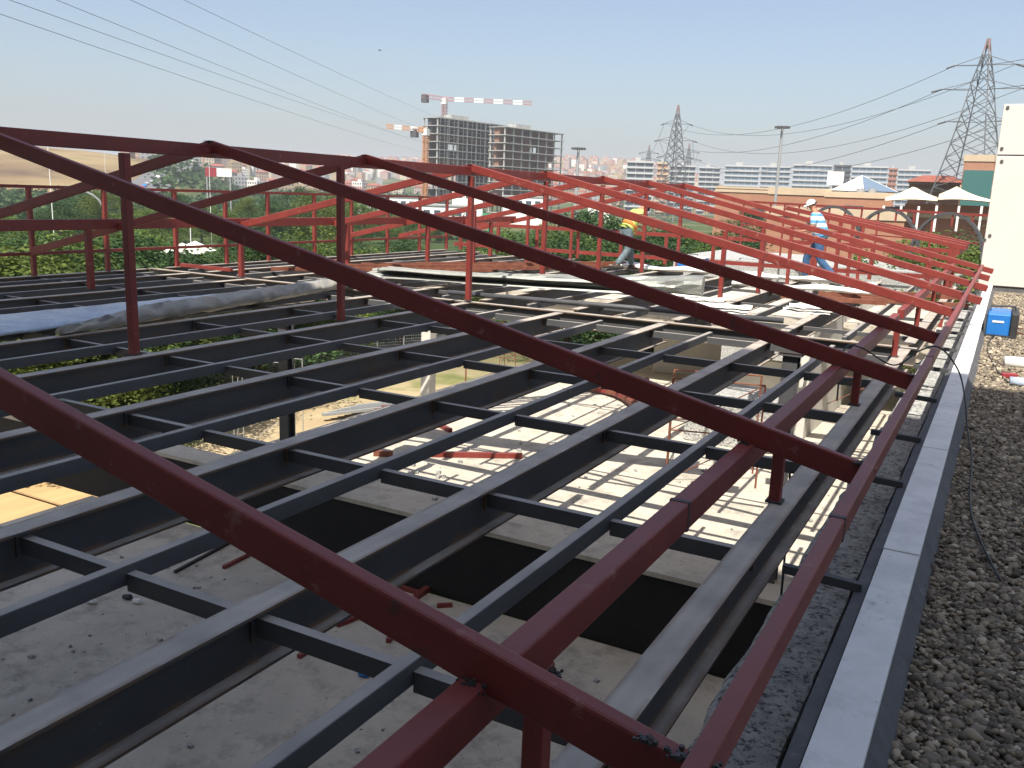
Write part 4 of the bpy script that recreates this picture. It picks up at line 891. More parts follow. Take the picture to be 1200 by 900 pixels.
# white apartment/industrial buildings seen through the frame
for px0, px1, ty, by, r, lb in ((455, 493, 231, 246, 330, 'long white low building left of the concrete frame'), (530, 566, 222, 236, 300, 'white hall with flat roof below the concrete frame'), (418, 462, 236, 252, 300, 'white low annex behind the left posts'), (478, 565, 240, 262, 260, 'wide white building with window band under the ridge'), (590, 640, 230, 238, 300, 'white low shed behind the ridge'), (690, 716, 241, 250, 200, 'white container like building behind the posts')):
    A, d, L, n_ = facade_frame(px0, r, None, px1); zt = ztop(px0, ty, A); root = thing('low_building', lb, 'building', (A.x, A.y, GM), 'white low buildings in the valley')
    mb = MB(); bbox_(mb, A, d, n_, 0, L, 0, 12, GM, zt); mb.obj('wall', M['white'], root)
    mb = MB(); bbox_(mb, A, d, n_, -.3, L + .3, -.3, 12.3, zt, zt + .4); mb.obj('roof', M['cgrey'], root)
    k = 0
    while 1.5 + k * 3 < L - 1.5:
        t = 1.5 + k * 3; mb = MB(); bbox_(mb, A, d, n_, t, t + 1.8, -.06, -.01, zt - 2.6, zt - 1.2); mb.obj('window', M['glass'], root); k += 1
        if k > 16: break
# green tarp
p = atr(573, 254, 150); mb = MB(); mb.cbar(p - Vector((1.2, 0, 0)), p + Vector((1.2, .5, 0)), .3, 1.0); mb.cbar(p - Vector((0, 0, .5)), Vector((p.x, p.y, GM)), .2, .2); tag(mb.obj('green_sign', M['green']), 'small green signboard behind the posts', 'sign')

# ------------------------------------------------------------------ brick shopping hall, tents, pyramid
def hall(px0, px1, ty, r, vpx, label, name='brick_hall', depth=25, m='brick', bands=((0, .9), (1.6, .35)), wins=()):
    A, d, L, n_ = facade_frame(px0, r, vpx, px1); zt = ztop(px0, ty, A); root = thing(name, label, 'building', (A.x, A.y, GM))
    mb = MB(); bbox_(mb, A, d, n_, 0, L, 0, depth, GM, zt - .02); mb.obj('wall', M[m], root)
    for z0, h_ in bands: mb = MB(); bbox_(mb, A, d, n_, -.15, L + .15, -.15, depth + .1, zt - z0 - h_, zt - z0); mb.obj('cornice', M['cream'], root)
    for t, w2, z0, h_ in wins:
        mb = MB(); bbox_(mb, A, d, n_, t * L, t * L + w2, -.06, -.01, zt - z0 - h_, zt - z0); mb.obj('window', M['glass'], root)
    return A, d, L, n_, zt, root
hall(838, 901, 218, 175, None, 'brick hall with dark roof edge left of the light mast', bands=((0, .35), (.5, .5)), wins=((.62, 3.0, 3.8, 3.0),))
h1 = hall(900, 975, 219, 150, None, 'orange brick hall with cream cornice beside the light mast', bands=((0, 1.1), (4.3, .5)))
hall(966, 1045, 224, 140, None, 'stepped orange brick hall with strip window before the pyramid', bands=((0, .8), (3.6, .6)), wins=((.30, 2.6, 1.9, .9),))
hall(900, 1062, 242, 118, None, 'low brick terrace wall with wide cream cornice', bands=((0, 1.1),), depth=18)
hall(1060, 1170, 238, 125, None, 'brown shaded wall under the tent canopies', m='brickd', bands=((1.2, .5),), depth=14)
hall(1062, 1130, 210, 220, None, 'far brick hall with striped cornice behind the tents', bands=((0, 1.0), (2, .6)))
h2 = hall(1122, 1195, 181, 190, None, 'tall terracotta building with green glass behind the near pylon', bands=((0, 1.2), (5.5, .8)))
A, d, L, n_, zt, root = h2
mb = MB(); bbox_(mb, A, d, n_, .2, L * .5, -.6, -.02, zt - 12, zt - 2.8); mb.obj('glass_bay', M['gglass'], root)
mb = MB(); p = atr(1098, 214, 218)
P = [p + Vector((x, y, 0)) for x, y in ((-6, -4), (6, -4), (6, 4), (-6, 4))] + [p + Vector((-3, 0, 1.5)), p + Vector((3, 0, 1.5))]
rb = MB(); rb.add(P, [(0, 1, 5, 4), (1, 2, 5), (2, 3, 4, 5), (3, 0, 4), (3, 2, 1, 0)]); tag(rb.obj('tiled_roof_house', M['roofred']), 'red tiled hipped roof behind the tent canopies', 'building')
# glass pyramid
c = atr(1012, 222, 150); ap = atr(1010, 207, 150); py_ = thing('roof_pyramid', 'white and glass pyramid skylight on the brick hall', 'skylight', (c.x, c.y, c.z - 1))
e1 = Vector((-c.y, c.x, 0)).normalized(); e1 = e1 if e1.dot(ray(1200, 240)) > 0 else -e1; e2 = Vector((c.x, c.y, 0)).normalized(); c.z -= .3
Q = [c - e1 * 4.6 - e2 * 4, c + e1 * 4.8 - e2 * 4, c + e1 * 4.8 + e2 * 5, c - e1 * 4.6 + e2 * 5]; T = Vector((ap.x, ap.y, ap.z + .2))
mb = MB(); mb.add(Q + [T], [(0, 4, 3), (3, 4, 2), (3, 2, 1, 0)]); mb.add([Q[0], c - e2 * 4 - e1 * .2, T], [(0, 1, 2)]); mb.obj('white_face', M['white'], py_)
mb = MB(); mb.add([c - e2 * 4 - e1 * .2, Q[1], T, Q[2]], [(0, 1, 2), (1, 3, 2)]); mb.obj('glass_face', M['bglass'], py_)
mb = MB()
for k in (0, 5): b = (c - e2 * 4).lerp(Q[1], k / 5); mb.cbar(b, T.lerp(b, .02), .07, .07)
mb.obj('glazing_bars', M['white'], py_)
mb = MB()
for k in (0, 1): q = c + e1 * (4.6 + 1.6 * 0) - e1 * 5 + e1 * 1.6 * k - e2 * 7 - Vector((0, 0, .3)); mb.tube([q + Vector((0, 0, -.9)), q + Vector((0, 0, .6))], .6, 14)
tag(mb.obj('cooling_units', M['pole']), 'pair of round grey cooling fans on the brick hall parapet', 'cooling unit')
# tents
for i, (x0, x1, tx, ty, lb) in enumerate(((1036, 1098, 1071, 219, 'pointed cream tent canopy on white posts, left of the two'), (1098, 1178, 1121, 219, 'pointed cream tent canopy behind the near pylon, right of the two'))):
    r = 122; a, b, t = atr(x0, 241, r), atr(x1, 242, r), atr(tx, ty, r + 3); root = thing('tent_canopy', lb, 'canopy', (a.x, a.y, a.z - 3), 'cream tent canopies')
    dirn = (b - a); dirn.z = 0; n_ = Vector((-dirn.y, dirn.x, 0)).normalized(); n_ = n_ if n_.dot(a) > 0 else -n_; c0, c1 = a + n_ * 8, b + n_ * 8
    vs = []; fs = []; N = 12
    for u in range(N + 1):
        for v in range(N + 1):
            p = a.lerp(b, u / N).lerp(c0.lerp(c1, u / N), v / N); tt = (t - a).dot(dirn) / dirn.length_squared; dd = math.hypot((u / N - tt) * dirn.length, (v / N - .5) * 8); p = p + Vector((0, 0, (t.z - a.z) * math.exp(-dd / 3.6))); vs.append(p)
    for u in range(N):
        for v in range(N): q = u * (N + 1) + v; fs.append((q, q + 1, q + N + 2, q + N + 1))
    mb = MB(); mb.add(vs, fs); o = mb.obj('canvas', M['tent'], root, smooth=True); sm = o.modifiers.new('thick', 'SOLIDIFY'); sm.thickness = .05
    for k in range(4):
        p = a.lerp(b, k / 3.0); mb = MB(); mb.cbar(p, p - Vector((0, 0, 3)), .25, .25); mb.obj('post', M['white'], root)
    mb = MB(); mb.cbar(a + n_ * 7 - Vector((0, 0, 1.3)), b + n_ * 7 - Vector((0, 0, 1.3)), .1, 2.4); mb.obj('shade_backing', M['glass'], root)  # dark sheet painted for the shade beneath the canvas
# arched railing on the neighbouring terrace
ar = thing('arched_railing', 'rusty red railing with dark half round arches before the brick hall', 'railing', atr(1020, 285, 40))
a, b = atr(872, 236, 42), atr(1165, 253, 36)
mb = MB(); mb.cbar(a, b, .09, .09); mb.obj('top_rail', M['red'], ar)
mb = MB(); o1 = Vector((0, 0, -1.0)); mb.cbar(a + o1, b + o1, .05, .05); mb.obj('lower_rail', M['red'], ar)
for k in range(16):
    p = a.lerp(b, k / 15); mb = MB(); mb.cbar(p, p - Vector((0, 0, 2.2 if k % 3 == 0 else .45)), .07, .07); mb.obj('baluster', M['red'], ar)
dd = (b - a).normalized()
for cx_ in (.42, .62 + .02, .86):
    c = a.lerp(b, cx_) - Vector((0, 0, 1.55)); mb = MB(); pts = [c + dd * (math.cos(t) * 1.35) + Vector((0, 0, math.sin(t) * 1.55)) for t in [math.pi * k / 16 for k in range(17)]]
    for p, q in zip(pts, pts[1:]): mb.cbar(p, q, .12, .1)
    mb.obj('arch', M['dgrey'], ar)
mb = MB(); c = (a + b) / 2; mb.box(a.x - 3, b.x + 4, a.y - .2, a.y + 8, GM, a.z - 2.6); struct(mb.obj('neighbour_terrace', M['rconc']))

# ------------------------------------------------------------------ pylons, wires, masts
def pylon(px, ty, r, bw, label, arms, Hs=1.0, red=True):
    t = atr(px, ty, r); g0 = ground(t.x, t.y); ht = t.z - g0; root = thing('power_pylon', label, 'pylon', (t.x, t.y, g0), 'steel lattice pylons')
    th = max(.16, r * .00062)
    hw = lambda f: bw * (.47 * (1 - f) ** 1.45 + .012 + .05 * min(1, 5 * (1 - f)))
    B = lambda f, i: Vector((t.x, t.y, g0 + ht * f)) + Vector((math.cos(.45 + i * math.pi / 2) * hw(f) * 1.3, math.sin(.45 + i * math.pi / 2) * hw(f) * 1.3, 0))
    n = 15; fl = [(i / n) for i in range(n + 1)]
    mb = MB(); top = MB()
    for f0, f1 in zip(fl, fl[1:]):
        tgt = top if (red and f0 > .92) else mb
        for i in range(4):
            j = (i + 1) % 4; tgt.cbar(B(f0, i), B(f1, i), th * 1.3, th * 1.3); tgt.cbar(B(f0, i), B(f1, j), th * .8, th * .8); tgt.cbar(B(f1, i), B(f0, j), th * .8, th * .8)
    mb.obj('lattice_body', M['pylon'], root)
    if top.v: top.obj('painted_top', M['pylonr'], root)
    ends = []; ax = Vector((t.y, -t.x, 0)).normalized()
    
    for f, w2 in arms:
        m2 = MB(); c = Vector((t.x, t.y, g0 + ht * f))
        for s_ in (-1, 1):
            e = c + ax * (s_ * w2); m2.cbar(c + ax * s_ * hw(f), e, th, th); m2.cbar(c + Vector((0, 0, ht * .045)), e, th * .8, th * .8); ends.append(e)
            i_ = MB(); i_.tube([e, e + ax * (s_ * w2 * .28) + Vector((0, 0, -ht * .012))], th * 1.2, 6); i_.obj('insulator', M['dgrey'], root)
        m2.obj('cross_arm', M['pylon'], root)
    return t, ends
P1, E1 = pylon(1159, 45, 215, 17, 'tall near steel lattice pylon with red tip beside the white block', ((.885, 5.6), (.78, 7.4), (.635, 5.8)))
P2, E2 = pylon(795, 123, 440, 16, 'steel lattice pylon in the middle distance above the roof ridge', ((.84, 5.8), (.70, 7.8), (.56, 6.6)))
P3, E3 = pylon(761, 170, 950, 13, 'small far pylon left of the middle pylon', ((.86, 8), (.74, 10)))
P4, E4 = pylon(808, 168, 900, 13, 'small far pylon right of the middle pylon', ((.86, 8), (.74, 10)))
def wire(a, b, sag, r, label):
    mb = MB(); n = 26; mb.tube([Vector(a).lerp(Vector(b), i / n) - Vector((0, 0, 4 * sag * (i / n) * (1 - i / n))) for i in range(n + 1)], r, 4); tag(mb.obj('power_line', M['cable']), label, 'power line', 'power lines')
nm = ('top left', 'top right', 'middle left', 'middle right', 'bottom left', 'bottom right')
for i, (a, b) in enumerate(zip(E2, E1)): wire(a, b, 9, .055, nm[i] + ' power line strung from the middle pylon to the near pylon')
for i, a in enumerate(E1): q = atr(1330, 30 + 38 * (i // 2) + 8 * (i % 2), 150); wire(a, q, 1.5, .045, nm[i] + ' power line leaving the near pylon to the right')
for i, a in enumerate(E2[:4]): wire(a, (E3 + E4)[i * 2 if i < 2 else i + 2], 10, .09, nm[i] + ' power line from the middle pylon to the farthest pylons')
lw = [(10, 0, 478, 152, 120), (72, 0, 487, 158, 125), (165, 0, 497, 148, 130), (230, 0, 512, 134, 140), (-40, 4, 470, 162, 118), (345, 0, 500, 150, 150)]
nn = ('lowest', 'second lowest', 'third', 'fourth', 'faint leftmost', 'short rightmost')
for i, (x0, y0, x1, y1, r) in enumerate(lw[:5]):
    a = atr(x0 - 60, y0 - 22, r * .6); b = atr(x1 + 60, y1 + 22, 600); wire(a, b, 2, .02, nn[i] + ' power line descending across the upper left sky')
def mast(px, ty, r, label, heads=True):
    t = atr(px, ty, r); g0 = ground(t.x, t.y); root = thing('light_mast', label, 'light mast', (t.x, t.y, g0), 'tall light masts')
    mb = MB(); mb.tube([(t.x, t.y, g0), (t.x, t.y, t.z)], [r * .0022, r * .0013], 10); mb.obj('pole', M['pole'], root)
    for k in range(8):
        a = k * math.pi / 4; q = t + Vector((math.cos(a), math.sin(a), 0)) * r * .006; mb = MB(); mb.cbar(t, q, r * .0008, r * .0008); mb.box(q.x - r * .0017, q.x + r * .0017, q.y - r * .0017, q.y + r * .0017, q.z - r * .0012, q.z + r * .0008); mb.obj('lamp_head', M['dgrey'], root)
mast(917, 149, 150, 'tall light mast with ring of lamps before the office blocks')
mast(678, 174, 300, 'distant light mast right of the concrete frame building')
def street_lamp(px, ty, r, label, side=-1):
    t = atr(px, ty, r); g0 = ground(t.x, t.y); e = Vector((-t.y, t.x, 0)).normalized(); e = e if e.dot(ray(-2000, 200)) > 0 else -e
    root = thing('street_lamp', label, 'street lamp', (t.x, t.y, g0), 'street lamps by the valley road')
    pts = [Vector((t.x, t.y, g0)), Vector((t.x, t.y, t.z - 1.5))] + [t + e * (1.7 * (1 - math.cos(a))) + Vector((0, 0, -1.5 + 1.5 * math.sin(a))) for a in (.3, .6, .9, 1.2, 1.5, 1.75)]
    mb = MB(); mb.tube(pts, .08, 7); mb.obj('pole', M['pole'], root); q = pts[-1]; mb = MB(); mb.box(q.x - .5, q.x + .3, q.y - .2, q.y + .2, q.z - .1, q.z + .06); mb.obj('lamp_head', M['white'], root)
street_lamp(121, 224, 70, 'curved grey street lamp behind the left railing')
for i, (px, ty, by, r, lb) in enumerate(((56, 170, 0, 90, 'thin white flag pole before the dry hill'), (222, 238, 0, 75, 'white pole beside the parasol'), (121, 160, 0, 260, 'thin pole on the dry hill slope'), (245, 190, 0, 130, 'grey pole left of the red banner'))):
    t = atr(px, ty, r); g0 = ground(t.x, t.y); mb = MB(); mb.tube([(t.x, t.y, g0), t], [.05, .035], 7); tag(mb.obj('flag_pole', M['white']), lb, 'pole', 'thin poles on the left')
# red banner hoarding
p = atr(256, 202, 260); e = Vector((-p.y, p.x, 0)).normalized(); e = -e if e.dot(ray(1200, 200)) < 0 else e; hb = thing('roadside_hoarding', 'red and white roadside hoarding in the green valley', 'hoarding', (p.x, p.y, ground(p.x, p.y)))
mb = MB(); mb.cbar(p - e * 3.4, p - e * .5, .3, 2.4); mb.obj('red_panel', M['redsign'], hb); mb = MB(); mb.cbar(p - e * .45, p + e * 3.4, .3, 2.2); mb.obj('white_panel', M['white'], hb)
for s_ in (-3, 3): mb = MB(); q = p + e * s_; mb.tube([(q.x, q.y, ground(q.x, q.y)), (q.x, q.y, p.z - 1.2)], .2, 7); mb.obj('leg', M['pole'], hb)
# parasols
for i, (px, py, r, lb) in enumerate(((214, 296, 44, 'white parasol open behind the left railing, left of the two'), (229, 293, 47, 'white parasol open behind the left railing, right of the two'))):
    t = atr(px, py, r); root = thing('parasol', lb, 'parasol', (t.x, t.y, GM), 'white parasols'); vs = [t + Vector((0, 0, .45))] + [t + Vector((math.cos(k * .785) * 1.0, math.sin(k * .785) * 1.0, 0)) for k in range(8)]
    mb = MB(); mb.add(vs, [(0, 1 + k, 1 + (k + 1) % 8) for k in range(8)]); mb.obj('canopy', M['para'], root); mb = MB(); mb.tube([(t.x, t.y, GM), t + Vector((0, 0, .44))], .04, 6); mb.obj('pole', M['pole'], root)
# highway with cars
mb = MB(); hw_ = [(120, 400), (160, 450), (185, 520), (205, 620), (216, 740), (222, 900)]
def hp(px, r): d = atr(px, horizon(px), r); return Vector((d.x, d.y, ground(d.x, d.y) + .6))
for (p0, r0), (p1, r1) in zip(hw_, hw_[1:]):
    for k in range(4):
        a, b = hp(lerp(p0, p1, k / 4), lerp(r0, r1, k / 4)), hp(lerp(p0, p1, (k + 1) / 4), lerp(r0, r1, (k + 1) / 4)); n_ = Vector((-(b - a).y, (b - a).x, 0)).normalized() * 11
        mb.add([a - n_, b - n_, b + n_, a + n_], [(0, 1, 2, 3)])
struct(mb.obj('highway', mat('asphalt', (.12, .12, .125), .9, var=.2, scale=.3)))
CARC = [('white', M['white']), ('silver', mat('silver_car', (.45, .46, .47), .3, .6)), ('dark', M['dgrey']), ('red', M['redsign']), ('blue', M['blue'])]
CP = []
for nme, m_ in CARC:
    mb = MB(); prof = [(-2.1, .35), (-2.1, .85), (-1.5, .98), (-1.0, 1.42), (.5, 1.45), (1.1, 1.0), (2.0, .85), (2.1, .4)]
    vs = [(x, -.85, z) for x, z in prof] + [(x, .85, z) for x, z in prof]; n = 8; mb.add(vs, [tuple(reversed(range(8))), tuple(range(8, 16))] + [(k, (k + 1) % 8, (k + 1) % 8 + 8, k + 8) for k in range(8)])
    me = bpy.data.meshes.new('body'); me.from_pydata([tuple(v) for v in mb.v], [], mb.f); me.materials.append(m_); me.update(); CP.append((nme, me))
wb = MB()
for x in (-1.3, 1.3):
    for y in (-.8, .8): wb.tube([(x, y - .12, .33), (x, y + .12, .33)], .33, 10)
wme = bpy.data.meshes.new('wheels'); wme.from_pydata([tuple(v) for v in wb.v], [], wb.f); wme.materials.append(M['tyre']); wme.update()
gb = MB(); gb.add([(-1.45, -.86, 1.0), (-1.0, -.86, 1.36), (.45, -.86, 1.38), (1.0, -.86, 1.02), (-1.45, .86, 1.0), (-1.0, .86, 1.36), (.45, .86, 1.38), (1.0, .86, 1.02)], [(0, 3, 2, 1), (4, 5, 6, 7)])
gme = bpy.data.meshes.new('windows'); gme.from_pydata([tuple(v) for v in gb.v], [], gb.f); gme.materials.append(M['glass']); gme.update()
rnd = random.Random(5)
for i in range(26):
    t = i / 26 * (len(hw_) - 1); k = int(t); f_ = t - k; px = lerp(hw_[k][0], hw_[k + 1][0], f_) + rnd.uniform(-3, 3); r = lerp(hw_[k][1], hw_[k + 1][1], f_); p = hp(px, r); nme, me = rnd.choice(CP); q = hp(px + 3, r + 20) - p; an = math.atan2(q.y, q.x)
    root = thing('parked_car' if False else 'car', '%s car, %s nearest in the traffic on the highway below the city hill' % (nme, ORD[i]), 'car', p, 'cars on the highway')
    root.rotation_euler = (0, 0, an)
    for nm_, mm in (('body', me), ('wheels', wme), ('windows', gme)): o = bpy.data.objects.new(nm_, mm); COL.objects.link(o); o.parent = root
p = atz(338, 306, -5) * H; p = atr(338, 306, 60); root = thing('car', 'white car parked among the trees behind the left railing', 'car', (p.x, p.y, p.z - 1.0)); root.rotation_euler = (0, 0, 1.0)
for nm_, mm in (('body', CP[0][1]), ('wheels', wme), ('windows', gme)): o = bpy.data.objects.new(nm_, mm); COL.objects.link(o); o.parent = root
mb = MB(); q = p + Vector((0, 0, -1)); mb.box(q.x - 3.2, q.x + 3.2, q.y - 3.0, q.y + 3.0, GM, q.z); struct(mb.obj('car_park', M['conc']))

# ------------------------------------------------------------------ workers
def skinmesh(name, V_, E_, R_, m, parent, sub=2, smooth=True):
    me = bpy.data.meshes.new(name); me.from_pydata([tuple(v) for v in V_], E_, []); o = bpy.data.objects.new(name, me); COL.objects.link(o); o.parent = parent
    s_ = o.modifiers.new('skin', 'SKIN'); s_.use_smooth_shade = True
    for i, r in enumerate(R_):
        sv = me.skin_vertices[0].data[i] if me.skin_vertices else None
        if sv: sv.radius = r if isinstance(r, tuple) else (r, r)
    o.modifiers.new('sub', 'SUBSURF').levels = sub; o.modifiers['sub'].render_levels = sub; me.materials.append(m); return o
def prep(name, V_, E_, R_, m, parent, sub=2, root=0):
    bm = bmesh.new(); lay = bm.verts.layers.skin.verify(); vl = [bm.verts.new(v) for v in V_]
    for a, b in E_: bm.edges.new((vl[a], vl[b]))
    for i, v in enumerate(vl): r = R_[i]; v[lay].radius = r if isinstance(r, tuple) else (r, r); v[lay].use_root = (i == root)
    me = bpy.data.meshes.new(name); bm.to_mesh(me); bm.free(); me.materials.append(m)
    o = bpy.data.objects.new(name, me); COL.objects.link(o); o.parent = parent
    s_ = o.modifiers.new('skin', 'SKIN'); s_.use_smooth_shade = True; s2 = o.modifiers.new('sub', 'SUBSURF'); s2.levels = sub; s2.render_levels = sub; return o
def person(label, loc, facing, J, top, legs, extra):
    root = thing('person', label, 'person', loc); root.rotation_euler = (0, 0, facing)
    # joints: +x is forward, +y the person's left
    Vb = [J['pelvis'], J['waist'], J['chest'], J['neck'], J['head'], J['crown']]; Rb = [(.13, .15), (.12, .14), (.14, .17), .055, .085, .075]; Eb = [(0, 1), (1, 2), (2, 3), (3, 4), (4, 5)]
    def chain(start, pts, rad):
        i = start
        for p, r in zip(pts, rad): Vb.append(p); Rb.append(r); Eb.append((i, len(Vb) - 1)); i = len(Vb) - 1
        return i
    for s_ in ('l', 'r'):
        w_ = chain(2, [J['sho' + s_], J['elb' + s_], J['wri' + s_]], [.06, .042, .03]); wr, el = Vector(J['wri' + s_]), Vector(J['elb' + s_]); dr = (wr - el).normalized(); sd = dr.cross(Vector((0, 0, 1))).normalized(); up = sd.cross(dr)
        pm = chain(w_, [wr + dr * .05], [(.035, .02)])
        for k, (off, ln) in enumerate(((-.030, .062), (-.010, .075), (.010, .07), (.029, .055))):
            b = wr + dr * .085 + sd * off; chain(pm, [b, b + dr * ln * .5 - up * .012, b + dr * ln - up * .035], [.009, .009, .007])
        tb_ = wr + dr * .03 + sd * (.04 if s_ == 'r' else -.04); chain(w_, [tb_, tb_ + dr * .04 + sd * (.015 if s_ == 'r' else -.015) - up * .01], [.011, .009])
        chain(0, [J['hip' + s_], J['kne' + s_], J['ank' + s_], Vector(J['ank' + s_]) + Vector((.14, 0, -.05))], [.085, .055, .04, .035])
    body = prep('body', Vb, Eb, Rb, M['skin'], root)
    hd = Vector(J['head']); up = (Vector(J['crown']) - hd).normalized(); fw = Vector((up.z, 0, -up.x)).normalized()
    # face details
    mb = MB(); P = lambda f, s2, u: hd + fw * f + Vector((0, 1, 0)) * s2 + up * u
    wl = worldloc(root)
    mb.tube([P(.085, 0, .02) + wl, P(.112, 0, -.012) + wl, P(.085, 0, -.02) + wl], [.008, .014, .01], 6); mb.obj('nose', M['skin'], root, smooth=True)
    for s2 in (-.032, .032):
        mb = MB(); mb.tube([P(.078, s2 - .012, .022) + wl, P(.082, s2, .022) + wl, P(.078, s2 + .012, .022) + wl], [.004, .008, .004], 6); mb.obj('eye', M['dark'], root)
        mb = MB(); mb.tube([P(0, s2 * 2.7, .03) + wl, P(-.01, s2 * 2.9, .0) + wl, P(0, s2 * 2.7, -.03) + wl], [.008, .014, .008], 6); mb.obj('ear', M['skin'], root, smooth=True)
    mb = MB(); mb.tube([P(.076, -.025, -.045) + wl, P(.086, 0, -.045) + wl, P(.076, .025, -.045) + wl], .005, 6); mb.obj('mouth', M['rust'], root)
    mb = MB(); mb.tube([P(-.03, 0, -.04) + wl, P(-.045, 0, .03) + wl, P(-.02, 0, .07) + wl], [.06, .085, .07], 10); mb.obj('hair', M['dark'], root, smooth=True)
    # trousers, top, sleeves, shoes
    Vt = [J['pelvis'], Vector(J['pelvis']).lerp(Vector(J['waist']), .6)]; Rt = [(.155, .175), (.14, .165)]; Et = [(0, 1)]
    for s_ in ('l', 'r'):
        i = 0
        for n_, r in (('hip', .112), ('kne', .085), ('ank', .075)): Vt.append(J[n_ + s_]); Rt.append(r); Et.append((i, len(Vt) - 1)); i = len(Vt) - 1
    prep('trousers', Vt, Et, Rt, M[legs], root)
    Vs = [Vector(J['pelvis']).lerp(Vector(J['waist']), .35), J['waist'], J['chest'], Vector(J['chest']).lerp(Vector(J['neck']), .75)]; Rs = [(.165, .185), (.155, .175), (.165, .2), .08]; Es = [(0, 1), (1, 2), (2, 3)]
    for s_ in ('l', 'r'):
        Vs.append(J['sho' + s_]); Rs.append(.09); Es.append((2, len(Vs) - 1)); Vs.append(Vector(J['sho' + s_]).lerp(Vector(J['elb' + s_]), extra.get('sleeve', .75))); Rs.append(.068); Es.append((len(Vs) - 2, len(Vs) - 1))
    prep('shirt', Vs, Es, Rs, M[top], root, root=1)
    for s_ in ('l', 'r'):
        a = Vector(J['ank' + s_]); mb = MB(); mb.tube([a + Vector((-.07, 0, -.04)) + wl, a + Vector((0, 0, -.035)) + wl, a + Vector((.12, 0, -.055)) + wl, a + Vector((.2, 0, -.065)) + wl], [.045, .06, .05, .03], 10); mb.obj('shoe', M['shoe'], root, smooth=True)
    return root, hd, up, fw, wl
def dome(mb, c, up, r, ht, brim, fw, n=18):
    s1 = up.orthogonal().normalized(); s2 = up.cross(s1); rings = []
    for k in range(7):
        t = k / 6 * math.pi / 2; rings.append((math.cos(t) * r, math.sin(t) * ht))
    vs = []
    for rr, hh in [(r + brim, -.012), (r, 0)] + rings[1:-1]:
        for j in range(n):
            a = 2 * math.pi * j / n; dv = s1 * math.cos(a) + s2 * math.sin(a); ex = max(0, dv.dot(fw)) * brim * 1.5 if hh < 0 else 0; vs.append(c + dv * (rr + ex) + up * hh)
    vs.append(c + up * ht); m_ = 1 + 1 + len(rings[1:-1]) - 0; L = len(vs) - 1; R_ = L // n; fs = []
    for i in range(R_ - 1):
        for j in range(n): fs.append((i * n + j, i * n + (j + 1) % n, (i + 1) * n + (j + 1) % n, (i + 1) * n + j))
    for j in range(n): fs.append(((R_ - 1) * n + j, (R_ - 1) * n + (j + 1) % n, L))
    mb.add(vs, fs)
# striped-shirt worker: walking towards the left of the picture, looking down, hands forward
J = dict(pelvis=(0, 0, .92), waist=(.05, 0, 1.08), chest=(.14, 0, 1.32), neck=(.20, 0, 1.50), head=(.27, 0, 1.60), crown=(.31, 0, 1.69),
         shol=(.15, .19, 1.40), elbl=(.16, .26, 1.12), wril=(.40, .20, 1.06), shor=(.15, -.19, 1.40), elbr=(.12, -.28, 1.12), wrir=(.36, -.22, 1.04),
         hipl=(.02, .10, .88), knel=(-.02, .11, .50), ankl=(-.36, .12, .16), hipr=(.02, -.10, .88), kner=(.30, -.11, .52), ankr=(.28, -.12, .09))
fl = V(-3.42, 18.0, ZD); cd = ray(-1200, 300); fac = math.atan2(cd.y, cd.x)
rt, hd, up, fw, wl = person('worker in white cap, blue and white striped shirt and jeans stepping across beams', V(-3.12, 17.95, ZD), fac, J, 'shirt', 'jean', {})
mb = MB(); dome(mb, hd + up * .045 + wl, up, .108, .11, .012, fw); mb.obj('cap', M['helmet'], rt, smooth=True)
mb = MB(); b = hd + up * .045 + fw * .115 + wl; mb.tube([b - Vector((0, .06, 0)), b + fw * .03, b + Vector((0, .06, 0))], [.02, .03, .02], 8); mb.obj('cap_peak', M['helmet'], rt, smooth=True)
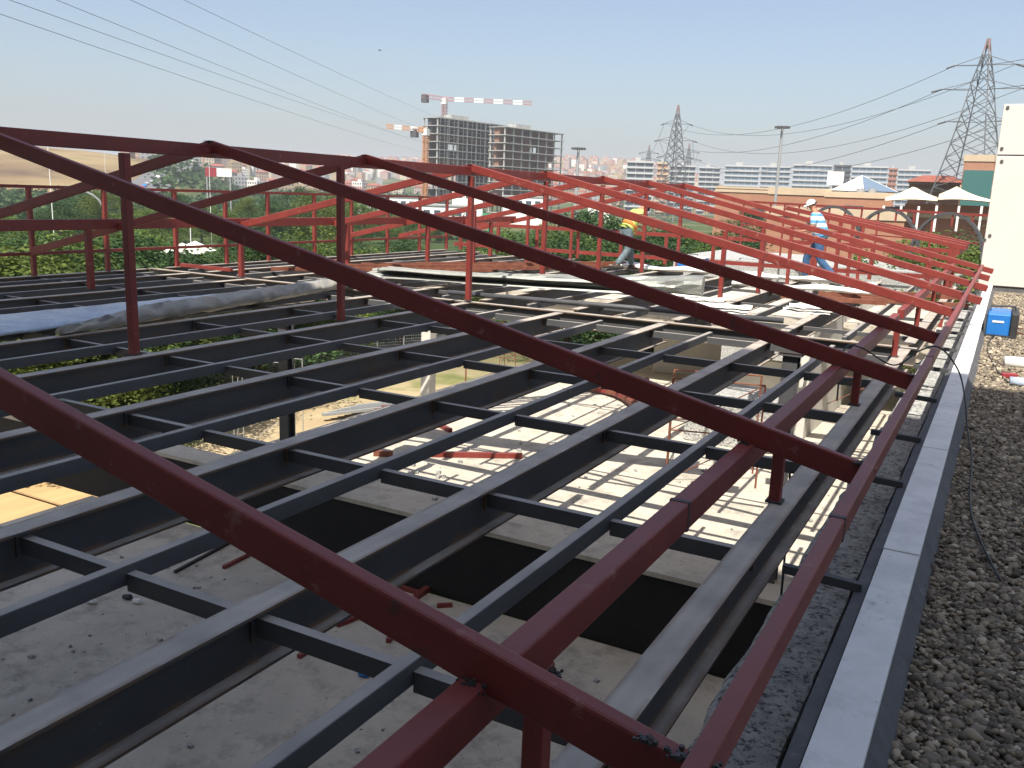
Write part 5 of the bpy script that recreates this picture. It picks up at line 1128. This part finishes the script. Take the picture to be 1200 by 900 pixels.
# vest worker: bent forward, back to the camera's right
J2 = dict(pelvis=(-.05, 0, .88), waist=(.06, 0, 1.03), chest=(.24, 0, 1.24), neck=(.36, 0, 1.38), head=(.46, 0, 1.44), crown=(.54, 0, 1.50),
          shol=(.26, .19, 1.30), elbl=(.40, .24, 1.06), wril=(.56, .16, .94), shor=(.26, -.19, 1.30), elbr=(.42, -.24, 1.08), wrir=(.60, -.16, .98),
          hipl=(-.04, .10, .86), knel=(.20, .12, .50), ankl=(.28, .13, .09), hipr=(-.04, -.10, .86), kner=(-.05, -.12, .46), ankr=(-.38, -.14, .12))
cd = ray(2300, 300); fac = math.atan2(cd.y, cd.x)
rt, hd, up, fw, wl = person('worker in navy cap, yellow and orange reflective vest and jeans bending forward', V(-6.85, 17.4, ZD), fac, J2, 'vest', 'jean2', {'sleeve': .2})
mb = MB(); dome(mb, hd + up * .03 + wl, up, .108, .11, .01, fw); mb.obj('cap', M['navy'], rt, smooth=True)
def band(t0, t1, r, m): 
    a, b = Vector(J2['pelvis']), Vector(J2['chest']); V_ = [a.lerp(b, t0), a.lerp(b, (t0 + t1) / 2), a.lerp(b, t1)]; prep('vest_band', V_, [(0, 1), (1, 2)], [r] * 3, M[m], rt)
band(.20, .55, (.195, .215), 'vesto'); band(.68, .78, (.19, .21), 'white')

p = atr(445, 59, 120); bd = thing('bird', 'small pale bird flying high in the upper left sky', 'bird', p)
mb = MB(); mb.tube([p + Vector((-.22, 0, 0)), p + Vector((-.08, 0, .02)), p + Vector((.1, 0, .02)), p + Vector((.2, 0, .03)), p + Vector((.27, 0, .0))], [.02, .06, .06, .045, .01], 8); mb.obj('body', M['dgrey'], bd, smooth=True)
for s_ in (-1, 1):
    mb = MB(); mb.add([p + Vector(v) for v in ((.06, 0, .03), (-.08, 0, .03), (-.02, s_ * .28, .13), (.07, s_ * .25, .13), (-.1, s_ * .55, .05))], [(0, 1, 2, 3), (3, 2, 4)]); mb.obj('wing', M['band'], bd)
# ------------------------------------------------------------------ haze
hz = MB(); hz.box(-9000, 9000, -9000, 9000, GM - 60, 150)
hm = bpy.data.materials.new('haze'); hm.use_nodes = True; t = hm.node_tree; t.nodes.remove(t.nodes['Principled BSDF']); pv = t.nodes.new('ShaderNodeVolumePrincipled')
pv.inputs['Color'].default_value = (.86, .90, .97, 1); pv.inputs['Density'].default_value = .00024; pv.inputs['Anisotropy'].default_value = .0
t.links.new(pv.outputs[0], t.nodes['Material Output'].inputs['Volume'])
o = hz.obj('haze', hm, loc=(0, 0, 0)); o['kind'] = 'stuff'; tag(o, 'thin pale summer haze over the valley and city', 'haze')
